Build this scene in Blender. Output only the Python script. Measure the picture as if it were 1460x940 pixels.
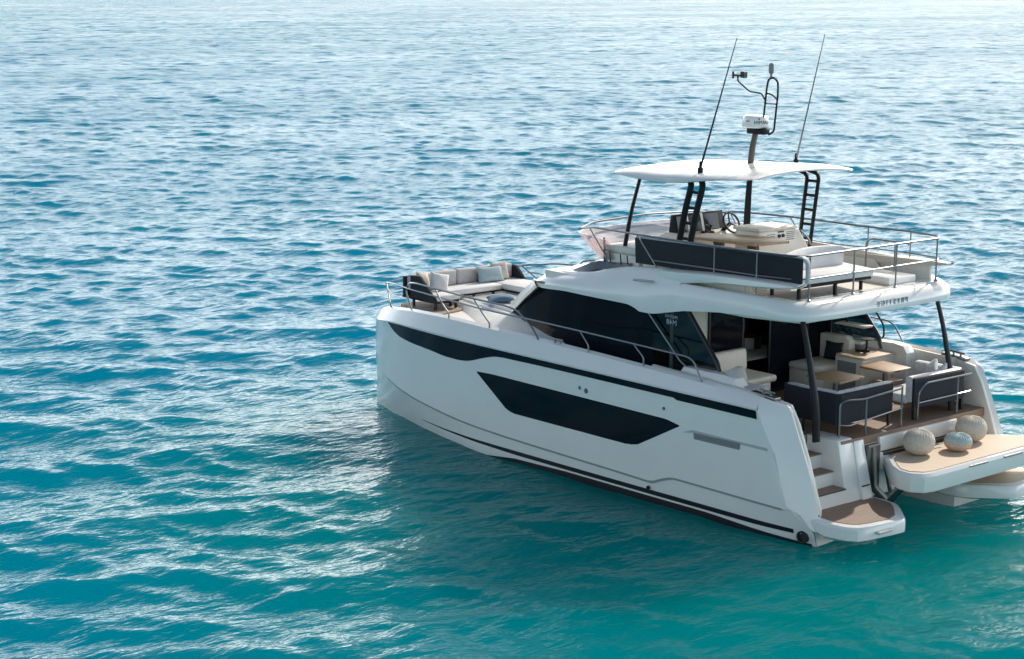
import bpy, bmesh, math, random
import numpy as np
from mathutils import Vector, Matrix

random.seed(7)
S = bpy.context.scene
for o in list(bpy.data.objects):
    bpy.data.objects.remove(o)
R = math.radians

# ------------------------------------------------------------------ camera
# world = boat axes: x to the bow, y to port, z up, waterline z = 0
F_PX = 2670.6
YAW, PIT, ROLL = R(-40.92), R(10.69), R(0.41)
CAM = Vector((-18.28, 25.78, 9.16))
fw = Vector((math.cos(PIT) * math.cos(YAW), math.cos(PIT) * math.sin(YAW), -math.sin(PIT)))
rt = Vector((math.sin(YAW), -math.cos(YAW), 0))
upv = rt.cross(fw)
c_, s_ = math.cos(ROLL), math.sin(ROLL)
r2, u2 = c_ * rt + s_ * upv, -s_ * rt + c_ * upv
cam = bpy.data.objects.new("camera", bpy.data.cameras.new("camera"))
cam.data.sensor_fit = 'HORIZONTAL'
cam.data.sensor_width = 36.0
cam.data.lens = F_PX / 1460.0 * 36.0
cam.data.clip_start = 0.5
cam.data.clip_end = 20000
m = Matrix(((r2.x, u2.x, -fw.x, CAM.x), (r2.y, u2.y, -fw.y, CAM.y), (r2.z, u2.z, -fw.z, CAM.z), (0, 0, 0, 1)))
cam.matrix_world = m
S.collection.objects.link(cam)
S.camera = cam

# ------------------------------------------------------------------ light
HAZE, HAZE_TOP = 2.85, 0.5
SUN_EL, SUN_AZ = R(37), R(-74)          # azimuth measured from +x towards +y
sd = Vector((math.cos(SUN_EL) * math.cos(SUN_AZ), math.cos(SUN_EL) * math.sin(SUN_AZ), math.sin(SUN_EL)))
W = bpy.data.worlds.new("World")
S.world = W
W.use_nodes = True
nt = W.node_tree
bg = nt.nodes["Background"]
sky = nt.nodes.new("ShaderNodeTexSky")
sky.sky_type = 'NISHITA'
sky.sun_disc = False
sky.sun_elevation = SUN_EL
sky.sun_rotation = math.atan2(sd.x, sd.y)
sky.air_density = 0.8
sky.dust_density = 1.0
sky.ozone_density = 1.0
wbal = nt.nodes.new("ShaderNodeMix"); wbal.data_type = 'RGBA'; wbal.blend_type = 'MULTIPLY'
wbal.inputs[0].default_value = 1.0
wbal.inputs[7].default_value = (1.07, 1.0, 0.85, 1)
nt.links.new(sky.outputs[0], wbal.inputs[6])
nt.links.new(wbal.outputs[2], bg.inputs[0])
bg.inputs[1].default_value = 0.15
# thin bright haze low in the sky on the sunward side
tcw = nt.nodes.new("ShaderNodeTexCoord")
spx = nt.nodes.new("ShaderNodeSeparateXYZ")
nt.links.new(tcw.outputs["Generated"], spx.inputs[0])
elr = nt.nodes.new("ShaderNodeMapRange"); elr.interpolation_type = 'SMOOTHSTEP'
elr.inputs[1].default_value = 0.0; elr.inputs[2].default_value = HAZE_TOP; elr.inputs[3].default_value = 1; elr.inputs[4].default_value = 0
nt.links.new(spx.outputs[2], elr.inputs[0])
dt = nt.nodes.new("ShaderNodeVectorMath"); dt.operation = 'DOT_PRODUCT'
dt.inputs[1].default_value = (math.cos(SUN_AZ), math.sin(SUN_AZ), 0)
nt.links.new(tcw.outputs["Generated"], dt.inputs[0])
azr = nt.nodes.new("ShaderNodeMapRange"); azr.interpolation_type = 'SMOOTHSTEP'
azr.inputs[1].default_value = -0.6; azr.inputs[2].default_value = 0.9; azr.inputs[3].default_value = 0.15
nt.links.new(dt.outputs["Value"], azr.inputs[0])
mlw = nt.nodes.new("ShaderNodeMath"); mlw.operation = 'MULTIPLY'
nt.links.new(elr.outputs[0], mlw.inputs[0]); nt.links.new(azr.outputs[0], mlw.inputs[1])
ml2 = nt.nodes.new("ShaderNodeMath"); ml2.operation = 'MULTIPLY'; ml2.inputs[1].default_value = HAZE
nt.links.new(mlw.outputs[0], ml2.inputs[0])
bg2 = nt.nodes.new("ShaderNodeBackground"); bg2.inputs[0].default_value = (0.93, 0.97, 1.0, 1)
nt.links.new(ml2.outputs[0], bg2.inputs[1])
adw = nt.nodes.new("ShaderNodeAddShader")
nt.links.new(bg.outputs[0], adw.inputs[0]); nt.links.new(bg2.outputs[0], adw.inputs[1])
nt.links.new(adw.outputs[0], nt.nodes["World Output"].inputs[0])
sun = bpy.data.objects.new("sun", bpy.data.lights.new("sun", 'SUN'))
sun.data.energy = 3.3
sun.data.angle = R(0.53)
sun.data.color = (1.0, 0.93, 0.82)
sun.rotation_euler = (-sd).to_track_quat('-Z', 'Y').to_euler()
S.collection.objects.link(sun)
S.view_settings.view_transform = 'Standard'
S.view_settings.look = 'None'
S.view_settings.gamma = 1
S.view_settings.use_curve_mapping = False
S.view_settings.exposure = 0.3
S.render.engine = 'CYCLES'
S.cycles.max_bounces = 8
S.cycles.diffuse_bounces = 4
S.cycles.glossy_bounces = 4
S.cycles.transparent_max_bounces = 12
S.cycles.caustics_reflective = False
S.cycles.caustics_refractive = False
S.cycles.sample_clamp_indirect = 6
S.cycles.use_denoising = True

# ------------------------------------------------------------------ materials
def mat(name, col, rough=0.5, metal=0.0, spec=0.5, noise=0.0, nscale=6.0, bump=0.0, bscale=60.0, coat=0.0):
    m = bpy.data.materials.new(name)
    m.use_nodes = True
    n, l = m.node_tree.nodes, m.node_tree.links
    b = n["Principled BSDF"]
    b.inputs["Base Color"].default_value = (*col, 1)
    b.inputs["Roughness"].default_value = rough
    b.inputs["Metallic"].default_value = metal
    b.inputs["Specular IOR Level"].default_value = spec
    b.inputs["Coat Weight"].default_value = coat
    b.inputs["Coat Roughness"].default_value = 0.05
    if noise or bump:
        tc = n.new("ShaderNodeTexCoord")
    if noise:
        t = n.new("ShaderNodeTexNoise")
        t.inputs["Scale"].default_value = nscale
        t.inputs["Detail"].default_value = 5
        l.new(tc.outputs["Object"], t.inputs["Vector"])
        r = n.new("ShaderNodeValToRGB")
        r.color_ramp.elements[0].position = 0.3
        r.color_ramp.elements[1].position = 0.7
        r.color_ramp.elements[0].color = (*[c * (1 - noise) for c in col], 1)
        r.color_ramp.elements[1].color = (*[min(1, c * (1 + noise * 0.6)) for c in col], 1)
        l.new(t.outputs["Fac"], r.inputs["Fac"])
        l.new(r.outputs["Color"], b.inputs["Base Color"])
    if bump:
        t2 = n.new("ShaderNodeTexNoise")
        t2.inputs["Scale"].default_value = bscale
        t2.inputs["Detail"].default_value = 4
        l.new(tc.outputs["Object"], t2.inputs["Vector"])
        bp = n.new("ShaderNodeBump")
        bp.inputs["Strength"].default_value = bump
        bp.inputs["Distance"].default_value = 0.02
        l.new(t2.outputs["Fac"], bp.inputs["Height"])
        l.new(bp.outputs["Normal"], b.inputs["Normal"])
    return m

def teak_mat(name, c0, c1, axis='y', plank=0.06, rough=0.6, caulk=(0.03, 0.025, 0.02), line=0.1):
    m = bpy.data.materials.new(name)
    m.use_nodes = True
    n, l = m.node_tree.nodes, m.node_tree.links
    b = n["Principled BSDF"]
    b.inputs["Roughness"].default_value = rough
    tc = n.new("ShaderNodeTexCoord")
    sp = n.new("ShaderNodeSeparateXYZ")
    l.new(tc.outputs["Object"], sp.inputs[0])
    mp = n.new("ShaderNodeMapping")
    mp.inputs["Scale"].default_value = (1.2, 22, 8) if axis == 'y' else (22, 1.2, 8)
    l.new(tc.outputs["Object"], mp.inputs["Vector"])
    t = n.new("ShaderNodeTexNoise")
    t.inputs["Scale"].default_value = 2.2
    t.inputs["Detail"].default_value = 6
    l.new(mp.outputs[0], t.inputs["Vector"])
    r = n.new("ShaderNodeValToRGB")
    r.color_ramp.elements[0].position = 0.3
    r.color_ramp.elements[1].position = 0.72
    r.color_ramp.elements[0].color = (*c0, 1)
    r.color_ramp.elements[1].color = (*c1, 1)
    l.new(t.outputs["Fac"], r.inputs["Fac"])
    d = n.new("ShaderNodeMath"); d.operation = 'DIVIDE'; d.inputs[1].default_value = plank
    l.new(sp.outputs[1 if axis == 'y' else 0], d.inputs[0])
    fr = n.new("ShaderNodeMath"); fr.operation = 'FRACT'
    l.new(d.outputs[0], fr.inputs[0])
    lt = n.new("ShaderNodeMath"); lt.operation = 'LESS_THAN'; lt.inputs[1].default_value = line
    l.new(fr.outputs[0], lt.inputs[0])
    mx = n.new("ShaderNodeMix"); mx.data_type = 'RGBA'
    l.new(lt.outputs[0], mx.inputs[0])
    l.new(r.outputs[0], mx.inputs[6])
    mx.inputs[7].default_value = (*caulk, 1)
    l.new(mx.outputs[2], b.inputs["Base Color"])
    return m

M = {}
M['gel'] = mat("gelcoat_white", (0.83, 0.81, 0.765), 0.2, noise=0.03, nscale=1.3, coat=0.3)
M['deck'] = mat("nonskid_cream", (0.74, 0.71, 0.66), 0.6, noise=0.06, nscale=4, bump=0.15, bscale=220)
M['flydeck'] = teak_mat("fly_deck_planks", (0.60, 0.53, 0.44), (0.74, 0.67, 0.58), 'y', 0.11, line=0.07, caulk=(0.36, 0.31, 0.26))
M['glass'] = mat("tinted_glass", (0.006, 0.009, 0.014), 0.05, spec=0.07)
M['hullglass'] = mat("hull_window_glass", (0.006, 0.007, 0.014), 0.09, spec=0.2, noise=0.3, nscale=0.8)
M['black'] = mat("black_paint", (0.012, 0.013, 0.017), 0.3)
M['antifoul'] = mat("antifouling_paint", (0.008, 0.010, 0.014), 0.55)
M['eyebrow'] = mat("dark_blue_panel", (0.035, 0.055, 0.085), 0.25)
M['darkmetal'] = mat("anthracite_metal", (0.010, 0.012, 0.015), 0.5, metal=0.0, spec=0.2, noise=0.1, nscale=9)
M['steel'] = mat("stainless_steel", (0.25, 0.255, 0.26), 0.3, metal=1.0)
M['steeldull'] = mat("brushed_steel", (0.24, 0.23, 0.22), 0.35, metal=1.0, noise=0.1, nscale=14)
M['darkfab'] = mat("charcoal_fabric", (0.013, 0.017, 0.024), 0.85, noise=0.2, nscale=30, bump=0.25, bscale=160)
M['greytrim'] = mat("grey_trim", (0.42, 0.43, 0.45), 0.5)
M['cream'] = mat("cream_vinyl", (0.74, 0.68, 0.59), 0.5, noise=0.06, nscale=5, bump=0.1, bscale=30)
M['creamgel'] = mat("cream_gelcoat", (0.79, 0.74, 0.65), 0.32, noise=0.04, nscale=2)
M['whitefab'] = mat("white_fabric", (0.72, 0.70, 0.68), 0.85, noise=0.06, nscale=9, bump=0.2, bscale=90)
M['greyfab'] = mat("warm_grey_fabric", (0.52, 0.48, 0.46), 0.85, noise=0.1, nscale=14, bump=0.2, bscale=90)
M['sandfab'] = mat("sand_fabric", (0.60, 0.53, 0.45), 0.9, noise=0.1, nscale=14, bump=0.2, bscale=90)
M['bluefab'] = mat("blue_grey_fabric", (0.36, 0.46, 0.48), 0.9, noise=0.1, nscale=18, bump=0.2, bscale=90)
M['deepblue'] = mat("slate_blue_fabric", (0.10, 0.18, 0.25), 0.85, noise=0.15, nscale=18, bump=0.2, bscale=90)
M['silver'] = mat("silver_fabric", (0.62, 0.62, 0.62), 0.5, noise=0.2, nscale=10)
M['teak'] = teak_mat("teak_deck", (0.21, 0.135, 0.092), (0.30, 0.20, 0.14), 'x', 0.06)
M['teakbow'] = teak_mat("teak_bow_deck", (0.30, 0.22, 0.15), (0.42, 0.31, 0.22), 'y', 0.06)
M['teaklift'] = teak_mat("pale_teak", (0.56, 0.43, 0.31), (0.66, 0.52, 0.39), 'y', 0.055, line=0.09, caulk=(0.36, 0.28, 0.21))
M['teaktable'] = teak_mat("teak_table", (0.36, 0.23, 0.13), (0.50, 0.34, 0.21), 'x', 0.09, 0.45, line=0.05, caulk=(0.14, 0.08, 0.05))
M['teakdark'] = mat("teak_edge", (0.22, 0.13, 0.075), 0.5, noise=0.2, nscale=20)
M['screen'] = mat("dark_screen", (0.01, 0.016, 0.028), 0.12)
M['bronze'] = mat("dark_bronze_metal", (0.075, 0.07, 0.06), 0.4, metal=0.4)
M['rubber'] = mat("black_rubber", (0.015, 0.015, 0.016), 0.6)
M['wood_int'] = mat("dark_saloon_wood", (0.06, 0.04, 0.03), 0.35, noise=0.3, nscale=8)
M['interior'] = mat("saloon_lining", (0.22, 0.21, 0.19), 0.6, noise=0.1)
M['interiordark'] = mat("saloon_dark_panel", (0.01, 0.012, 0.016), 0.3)
M['letter'] = mat("silver_lettering", (0.34, 0.37, 0.42), 0.4, metal=0.3)
M['printed'] = mat("pale_lettering", (0.38, 0.44, 0.48), 0.5)
M['groove'] = mat("grey_groove", (0.42, 0.45, 0.45), 0.5)
M['ventgrey'] = mat("vent_grille_grey", (0.25, 0.25, 0.26), 0.55, noise=0.2, nscale=30)
M['beige'] = mat("sand_gelcoat", (0.62, 0.55, 0.47), 0.45, noise=0.05, nscale=3)
M['poufa'] = mat("sand_knit", (0.68, 0.60, 0.50), 0.95, noise=0.12, nscale=45, bump=0.9, bscale=55)
M['poufteal'] = mat("teal_knit", (0.46, 0.57, 0.55), 0.95, noise=0.2, nscale=45, bump=0.8, bscale=55)
M['poufpeach'] = mat("peach_knit", (0.68, 0.49, 0.37), 0.95, noise=0.2, nscale=45, bump=0.8, bscale=55)

def clear_mat(name, tint, amount, pink=False):
    m = bpy.data.materials.new(name)
    m.use_nodes = True
    n, l = m.node_tree.nodes, m.node_tree.links
    n.remove(n["Principled BSDF"])
    out = n["Material Output"]
    tr = n.new("ShaderNodeBsdfTransparent"); tr.inputs[0].default_value = (*tint, 1)
    gl = n.new("ShaderNodeBsdfGlossy"); gl.inputs["Roughness"].default_value = 0.04
    fr = n.new("ShaderNodeFresnel")
    ge = n.new("ShaderNodeNewGeometry")
    io = n.new("ShaderNodeMath"); io.operation = 'MULTIPLY_ADD'; io.inputs[1].default_value = 1 / 1.5 - 1.5; io.inputs[2].default_value = 1.5
    l.new(ge.outputs["Backfacing"], io.inputs[0]); l.new(io.outputs[0], fr.inputs[0])
    ad = n.new("ShaderNodeMath"); ad.operation = 'ADD'; ad.inputs[1].default_value = amount
    l.new(fr.outputs[0], ad.inputs[0])
    mx = n.new("ShaderNodeMixShader")
    l.new(ad.outputs[0], mx.inputs[0]); l.new(tr.outputs[0], mx.inputs[1]); l.new(gl.outputs[0], mx.inputs[2])
    if pink:
        df = n.new("ShaderNodeBsdfTranslucent"); df.inputs[0].default_value = (0.75, 0.62, 0.62, 1)
        d2 = n.new("ShaderNodeBsdfDiffuse"); d2.inputs[0].default_value = (0.75, 0.62, 0.62, 1)
        ds = n.new("ShaderNodeAddShader"); l.new(df.outputs[0], ds.inputs[0]); l.new(d2.outputs[0], ds.inputs[1])
        m2 = n.new("ShaderNodeMixShader"); m2.inputs[0].default_value = 0.06
        l.new(mx.outputs[0], m2.inputs[1]); l.new(ds.outputs[0], m2.inputs[2])
        mx = m2
    l.new(mx.outputs[0], out.inputs[0])
    return m
M['wingglass'] = clear_mat("smoked_wing_glass", (0.10, 0.14, 0.16), 0.0)
M['flyglass'] = clear_mat("rose_tinted_acrylic", (0.84, 0.77, 0.77), 0.03, True)

# ------------------------------------------------------------------ mesh helpers
class MB:
    def __init__(s):
        s.v = []; s.f = []
    def add(s, vs, fs):
        o = len(s.v)
        s.v += [tuple(p) for p in vs]
        s.f += [tuple(i + o for i in f) for f in fs]
        return s
    def grid(s, rows, close_u=False, close_v=False, flip=False):
        nr, nc = len(rows), len(rows[0])
        vs = [p for r in rows for p in r]
        fs = []
        for i in range(nr if close_u else nr - 1):
            for j in range(nc if close_v else nc - 1):
                a, b = i * nc + j, i * nc + (j + 1) % nc
                c, d = ((i + 1) % nr) * nc + (j + 1) % nc, ((i + 1) % nr) * nc + j
                fs.append((a, d, c, b) if flip else (a, b, c, d))
        return s.add(vs, fs)
    def bm(s, b):
        b.verts.index_update()
        s.add([v.co for v in b.verts], [[v.index for v in f.verts] for f in b.faces])
        b.free()
        return s
    def box(s, lo, hi, bev=0.0, seg=2, rz=0.0, tilt=None):
        b = bmesh.new()
        bmesh.ops.create_cube(b, size=1)
        c = [(a + d) / 2 for a, d in zip(lo, hi)]
        e = [abs(d - a) for a, d in zip(lo, hi)]
        for v in b.verts:
            v.co = Vector((v.co.x * e[0], v.co.y * e[1], v.co.z * e[2]))
        if bev:
            bmesh.ops.bevel(b, geom=list(b.edges), offset=min(bev, min(e) * 0.48), segments=seg, affect='EDGES', profile=0.5)
        mt = Matrix.Translation(c) @ Matrix.Rotation(rz, 4, 'Z')
        if tilt:
            mt = mt @ Matrix.Rotation(tilt[1], 4, tilt[0])
        bmesh.ops.transform(b, matrix=mt, verts=list(b.verts))
        return s.bm(b)
    def prism(s, poly, ax, d0, d1, bev=0.0, seg=2):
        """poly: list of 2D points in the two axes other than ax (cyclic order), extruded d0..d1 along ax"""
        b = bmesh.new()
        def P(p, d):
            return {'x': (d, p[0], p[1]), 'y': (p[0], d, p[1]), 'z': (p[0], p[1], d)}[ax]
        a = [b.verts.new(P(p, d0)) for p in poly]
        c = [b.verts.new(P(p, d1)) for p in poly]
        n = len(poly)
        b.faces.new(a); b.faces.new(c[::-1])
        for i in range(n):
            b.faces.new((a[i], c[i], c[(i + 1) % n], a[(i + 1) % n]))
        bmesh.ops.recalc_face_normals(b, faces=list(b.faces))
        if bev:
            bmesh.ops.bevel(b, geom=list(b.edges), offset=bev, segments=seg, affect='EDGES', profile=0.5, clamp_overlap=True)
        return s.bm(b)
    def tube(s, path, r, seg=8, fil=0.0, flat=None, closed=False):
        pts = [Vector(p) for p in path]
        if fil:
            q = [pts[0]]
            for i in range(1, len(pts) - 1):
                a, p, c = pts[i - 1], pts[i], pts[i + 1]
                d1, d2 = (a - p), (c - p)
                t = min(fil, d1.length * 0.45, d2.length * 0.45)
                p1, p2 = p + d1.normalized() * t, p + d2.normalized() * t
                for k in range(6):
                    u = k / 5
                    q.append(p1 * (1 - u) ** 2 + p * 2 * u * (1 - u) + p2 * u * u)
            q.append(pts[-1]); pts = q
        n = len(pts)
        rs = r if isinstance(r, (list, tuple)) else [r] * n
        if len(rs) != n:
            rs = [np.interp(i / (n - 1), np.linspace(0, 1, len(rs)), rs) for i in range(n)]
        rows = []
        prev = None
        for i, p in enumerate(pts):
            if closed:
                t = (pts[(i + 1) % n] - pts[i - 1]).normalized()
            else:
                t = (pts[min(i + 1, n - 1)] - pts[max(i - 1, 0)]).normalized()
            if prev is None:
                a = t.cross(Vector((0, 0, 1)))
                if a.length < 0.05:
                    a = t.cross(Vector((1, 0, 0)))
            else:
                a = prev - t * prev.dot(t)
            a.normalize(); prev = a.copy()
            b = t.cross(a)
            fx, fy = flat if flat else (1, 1)
            rows.append([p + (a * math.cos(2 * math.pi * k / seg) * fx + b * math.sin(2 * math.pi * k / seg) * fy) * rs[i] for k in range(seg)])
        s.grid(rows, close_u=closed, close_v=True, flip=True)
        if not closed:
            o = len(s.v)
            s.f.append(tuple(range(o - seg, o)))
            o2 = o - seg * len(rows)
            s.f.append(tuple(reversed(range(o2, o2 + seg))))
        return s
    def lathe(s, c, prof, seg=24, ax='z'):
        rows = []
        for r, h in prof:
            row = []
            for k in range(seg):
                a = 2 * math.pi * k / seg
                x, y = r * math.cos(a), r * math.sin(a)
                row.append({'z': (c[0] + x, c[1] + y, c[2] + h), 'y': (c[0] + x, c[1] + h, c[2] + y), 'x': (c[0] + h, c[1] + x, c[2] + y)}[ax])
            rows.append(row)
        return s.grid(rows, close_v=True)
    def mirror(s):
        o = len(s.v)
        s.v += [(x, -y, z) for x, y, z in s.v]
        s.f += [tuple(i + o for i in reversed(f)) for f in list(s.f)]
        return s
    def build(s, name, m, parent=None, smooth=True, ang=35, recalc=True):
        me = bpy.data.meshes.new(name)
        off = Vector((0, 0, 0))
        p = parent
        while p is not None:
            off += p.location; p = p.parent
        me.from_pydata([tuple(Vector(v) - off) for v in s.v], [], s.f)
        b = bmesh.new(); b.from_mesh(me)
        bmesh.ops.remove_doubles(b, verts=list(b.verts), dist=0.0004)
        if recalc:
            bmesh.ops.recalc_face_normals(b, faces=list(b.faces))
        b.to_mesh(me); b.free()
        if isinstance(m, (list, tuple)):
            for q in m: me.materials.append(q)
        else:
            me.materials.append(m)
        if smooth:
            me.shade_smooth()
            me.set_sharp_from_angle(angle=R(ang))
        o = bpy.data.objects.new(name, me)
        S.collection.objects.link(o)
        if parent is not None:
            o.parent = parent
        return o

def chaikin(p, n=2):
    for _ in range(n):
        q = []
        for i in range(len(p)):
            a_, b_ = p[i], p[(i + 1) % len(p)]
            q.append((a_[0] * .8 + b_[0] * .2, a_[1] * .8 + b_[1] * .2)); q.append((a_[0] * .2 + b_[0] * .8, a_[1] * .2 + b_[1] * .8))
        p = q
    return p
def thing(name, label, cat, loc=(0, 0, 0), group=None):
    o = bpy.data.objects.new(name, None)
    o.empty_display_size = 0.2
    S.collection.objects.link(o)
    o.location = loc
    o['label'] = label; o['category'] = cat
    if group: o['group'] = group
    return o
def tag(o, label, cat, group=None):
    o['label'] = label; o['category'] = cat
    if group: o['group'] = group
    return o
def it(x, tab):
    """monotone cubic interpolation through table"""
    xs, ys = tab
    n = len(xs)
    if x <= xs[0]: return ys[0]
    if x >= xs[-1]: return ys[-1]
    i = max(k for k in range(n) if xs[k] <= x)
    i = min(i, n - 2)
    d = [(ys[k + 1] - ys[k]) / (xs[k + 1] - xs[k]) for k in range(n - 1)]
    def sl(k):
        if k == 0: return d[0]
        if k == n - 1: return d[-1]
        return 0 if d[k - 1] * d[k] <= 0 else 2 * d[k - 1] * d[k] / (d[k - 1] + d[k])
    h = xs[i + 1] - xs[i]; t = (x - xs[i]) / h
    return ((2 * t ** 3 - 3 * t * t + 1) * ys[i] + (t ** 3 - 2 * t * t + t) * h * sl(i)
            + (-2 * t ** 3 + 3 * t * t) * ys[i + 1] + (t ** 3 - t * t) * h * sl(i + 1))
def lin(x, tab):
    return float(np.interp(x, tab[0], tab[1]))

#=SEA=
# ------------------------------------------------------------------ sea
def build_sea():
    rng = np.random.default_rng(11)
    # polar sheet, fine near the boat, coarse far out
    rr = [14.0]
    while rr[-1] < 1150:
        r = rr[-1]
        rr.append(r + max(0.10, 0.10 * (r / 60.0) ** 1.18))
    rr = np.array(rr)
    na = 1000
    th = np.linspace(YAW - R(30), YAW + R(30), na)
    A, B = np.meshgrid(rr, th, indexing='ij')
    X = CAM.x + A * np.cos(B); Y = CAM.y + A * np.sin(B)
    Z = np.zeros_like(X); DX = np.zeros_like(X); DY = np.zeros_like(X)
    step = np.gradient(rr)[:, None]
    # calmer water in the lee of the hull, port side and astern
    ex = np.clip(np.maximum(np.maximum(X - 13.0, 0.5 - X), 0), 0, 99)
    ey = np.clip(np.maximum(np.maximum(Y - 3.2, -3.2 - Y), 0), 0, 99)
    lee = 0.30 + 0.70 * np.clip(np.hypot(ex, ey) / 4.5, 0, 1) ** 0.9
    main = YAW + math.pi + R(8)
    def add(lams, slope, spread, leew, seed):
        rg = np.random.default_rng(seed)
        n = len(lams)
        for lam in lams:
            k = 2 * math.pi / lam
            d = main + rg.normal(0, spread)
            a = slope * math.sqrt(2.0 / n) / k
            ph = rg.uniform(0, 2 * math.pi)
            fade = np.clip((lam / step - 2.2) / 2.0, 0, 1)
            arg = k * (X * math.cos(d) + Y * math.sin(d)) + ph
            amp = a * fade * (lee if leew else 1.0)
            Z[...] += amp * np.sin(arg)
            q = amp * 0.75 * np.cos(arg)
            DX[...] += q * math.cos(d); DY[...] += q * math.sin(d)
    rg = np.random.default_rng(3)
    add(np.exp(rg.uniform(math.log(5), math.log(11), 16)), 0.018, R(16), True, 1)
    add(np.exp(rg.uniform(math.log(1.2), math.log(4.5), 44)), 0.082, R(31), True, 2)
    add(np.exp(rg.uniform(math.log(0.7), math.log(1.4), 44)), 0.085, R(40), True, 4)
    add(np.exp(rg.uniform(math.log(0.4), math.log(0.8), 36)), 0.05, R(50), True, 9)
    X = X + DX; Y = Y + DY
    nr = len(rr)
    co = np.stack([X, Y, Z], -1).reshape(-1, 3).astype(np.float32)
    idx = np.arange(nr * na, dtype=np.int32).reshape(nr, na)
    q = np.stack([idx[:-1, :-1], idx[1:, :-1], idx[1:, 1:], idx[:-1, 1:]], -1).reshape(-1, 4)
    me = bpy.data.meshes.new("sea")
    me.vertices.add(len(co)); me.vertices.foreach_set("co", co.ravel())
    me.loops.add(q.size); me.loops.foreach_set("vertex_index", q.ravel())
    me.polygons.add(len(q))
    me.polygons.foreach_set("loop_start", np.arange(0, q.size, 4, dtype=np.int32))
    me.polygons.foreach_set("loop_total", np.full(len(q), 4, dtype=np.int32))
    me.update(calc_edges=True)
    me.validate()
    me.shade_smooth()
    o = bpy.data.objects.new("sea", me)
    S.collection.objects.link(o)
    o['kind'] = 'structure'
    # far water, a flat skirt to the horizon and all round
    m2 = MB()
    n = 96
    rings = [2.0, 60, 400, 1100, 9000]
    m2.grid([[(CAM.x + r * math.cos(2 * math.pi * k / n), CAM.y + r * math.sin(2 * math.pi * k / n), -0.9 if r < 1000 else -0.5) for k in range(n)] for r in rings], close_v=True)
    o2 = m2.build("open_sea", None, None)
    o2['kind'] = 'structure'
    # water material: scattering body under a sky-reflecting skin
    w = bpy.data.materials.new("sea_water")
    w.use_nodes = True
    nn, l = w.node_tree.nodes, w.node_tree.links
    b = nn["Principled BSDF"]
    b.subsurface_method = 'BURLEY'
    b.inputs["Roughness"].default_value = 1.0
    b.inputs["Specular IOR Level"].default_value = 0.0
    b.inputs["Subsurface Weight"].default_value = SSS
    b.inputs["Subsurface Radius"].default_value = (1.0, 1.0, 1.0)
    b.inputs["Subsurface Scale"].default_value = SSS_SCALE
    geo = nn.new("ShaderNodeNewGeometry")
    # large patches of deeper and shallower water
    n1 = nn.new("ShaderNodeTexNoise"); n1.inputs["Scale"].default_value = 0.045; n1.inputs["Detail"].default_value = 3
    l.new(geo.outputs["Position"], n1.inputs["Vector"])
    ds = nn.new("ShaderNodeVectorMath"); ds.operation = 'DISTANCE'
    ds.inputs[1].default_value = (2.0, 1.5, 0.0)
    l.new(geo.outputs["Position"], ds.inputs[0])
    mr = nn.new("ShaderNodeMapRange"); mr.inputs[1].default_value = 4; mr.inputs[2].default_value = 17
    l.new(ds.outputs["Value"], mr.inputs[0])
    ad = nn.new("ShaderNodeMath"); ad.operation = 'MULTIPLY_ADD'; ad.inputs[1].default_value = 0.9; ad.inputs[2].default_value = -0.45
    l.new(n1.outputs["Fac"], ad.inputs[0])
    ad2 = nn.new("ShaderNodeMath"); ad2.operation = 'ADD'; ad2.use_clamp = True
    l.new(ad.outputs[0], ad2.inputs[0]); l.new(mr.outputs[0], ad2.inputs[1])
    cr = nn.new("ShaderNodeValToRGB")
    cr.color_ramp.elements[0].color = WATER_NEAR
    cr.color_ramp.elements[1].color = WATER_FAR
    l.new(ad2.outputs[0], cr.inputs["Fac"])
    l.new(cr.outputs[0], b.inputs["Base Color"])
    # fine ripples
    mp = nn.new("ShaderNodeMapping"); mp.inputs["Rotation"].default_value = (0, 0, -YAW)
    mp.inputs["Scale"].default_value = (1.6, 0.7, 1)
    mp.vector_type = 'POINT'
    l.new(geo.outputs["Position"], mp.inputs["Vector"])
    n2 = nn.new("ShaderNodeTexNoise"); n2.inputs["Scale"].default_value = 2.4; n2.inputs["Detail"].default_value = 3.0
    n2.inputs["Roughness"].default_value = 0.55; n2.inputs["Distortion"].default_value = 0.0
    l.new(mp.outputs[0], n2.inputs["Vector"])
    bp = nn.new("ShaderNodeBump"); bp.inputs["Strength"].default_value = 1.0; bp.inputs["Distance"].default_value = RIPPLE
    l.new(n2.outputs["Fac"], bp.inputs["Height"])
    # long crests that keep the far water alive
    mp3 = nn.new("ShaderNodeMapping"); mp3.vector_type = 'POINT'
    mp3.inputs["Rotation"].default_value = (0, 0, -YAW); mp3.inputs["Scale"].default_value = (1.0, 0.35, 1)
    l.new(geo.outputs["Position"], mp3.inputs["Vector"])
    n3 = nn.new("ShaderNodeTexNoise"); n3.inputs["Scale"].default_value = 0.11; n3.inputs["Detail"].default_value = 4
    n3.inputs["Roughness"].default_value = 0.6
    l.new(mp3.outputs[0], n3.inputs["Vector"])
    dc = nn.new("ShaderNodeVectorMath"); dc.operation = 'DISTANCE'; dc.inputs[1].default_value = (0, 0, 0)
    l.new(geo.outputs["Position"], dc.inputs[0])
    fr3 = nn.new("ShaderNodeMapRange"); fr3.inputs[1].default_value = 60; fr3.inputs[2].default_value = 300
    fr3.inputs[3].default_value = 0.0; fr3.inputs[4].default_value = 2.6
    l.new(dc.outputs["Value"], fr3.inputs[0])
    bp3 = nn.new("ShaderNodeBump"); bp3.inputs["Strength"].default_value = 1.0
    l.new(fr3.outputs[0], bp3.inputs["Distance"])
    l.new(n3.outputs["Fac"], bp3.inputs["Height"])
    l.new(bp.outputs["Normal"], bp3.inputs["Normal"])
    bp = bp3
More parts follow.
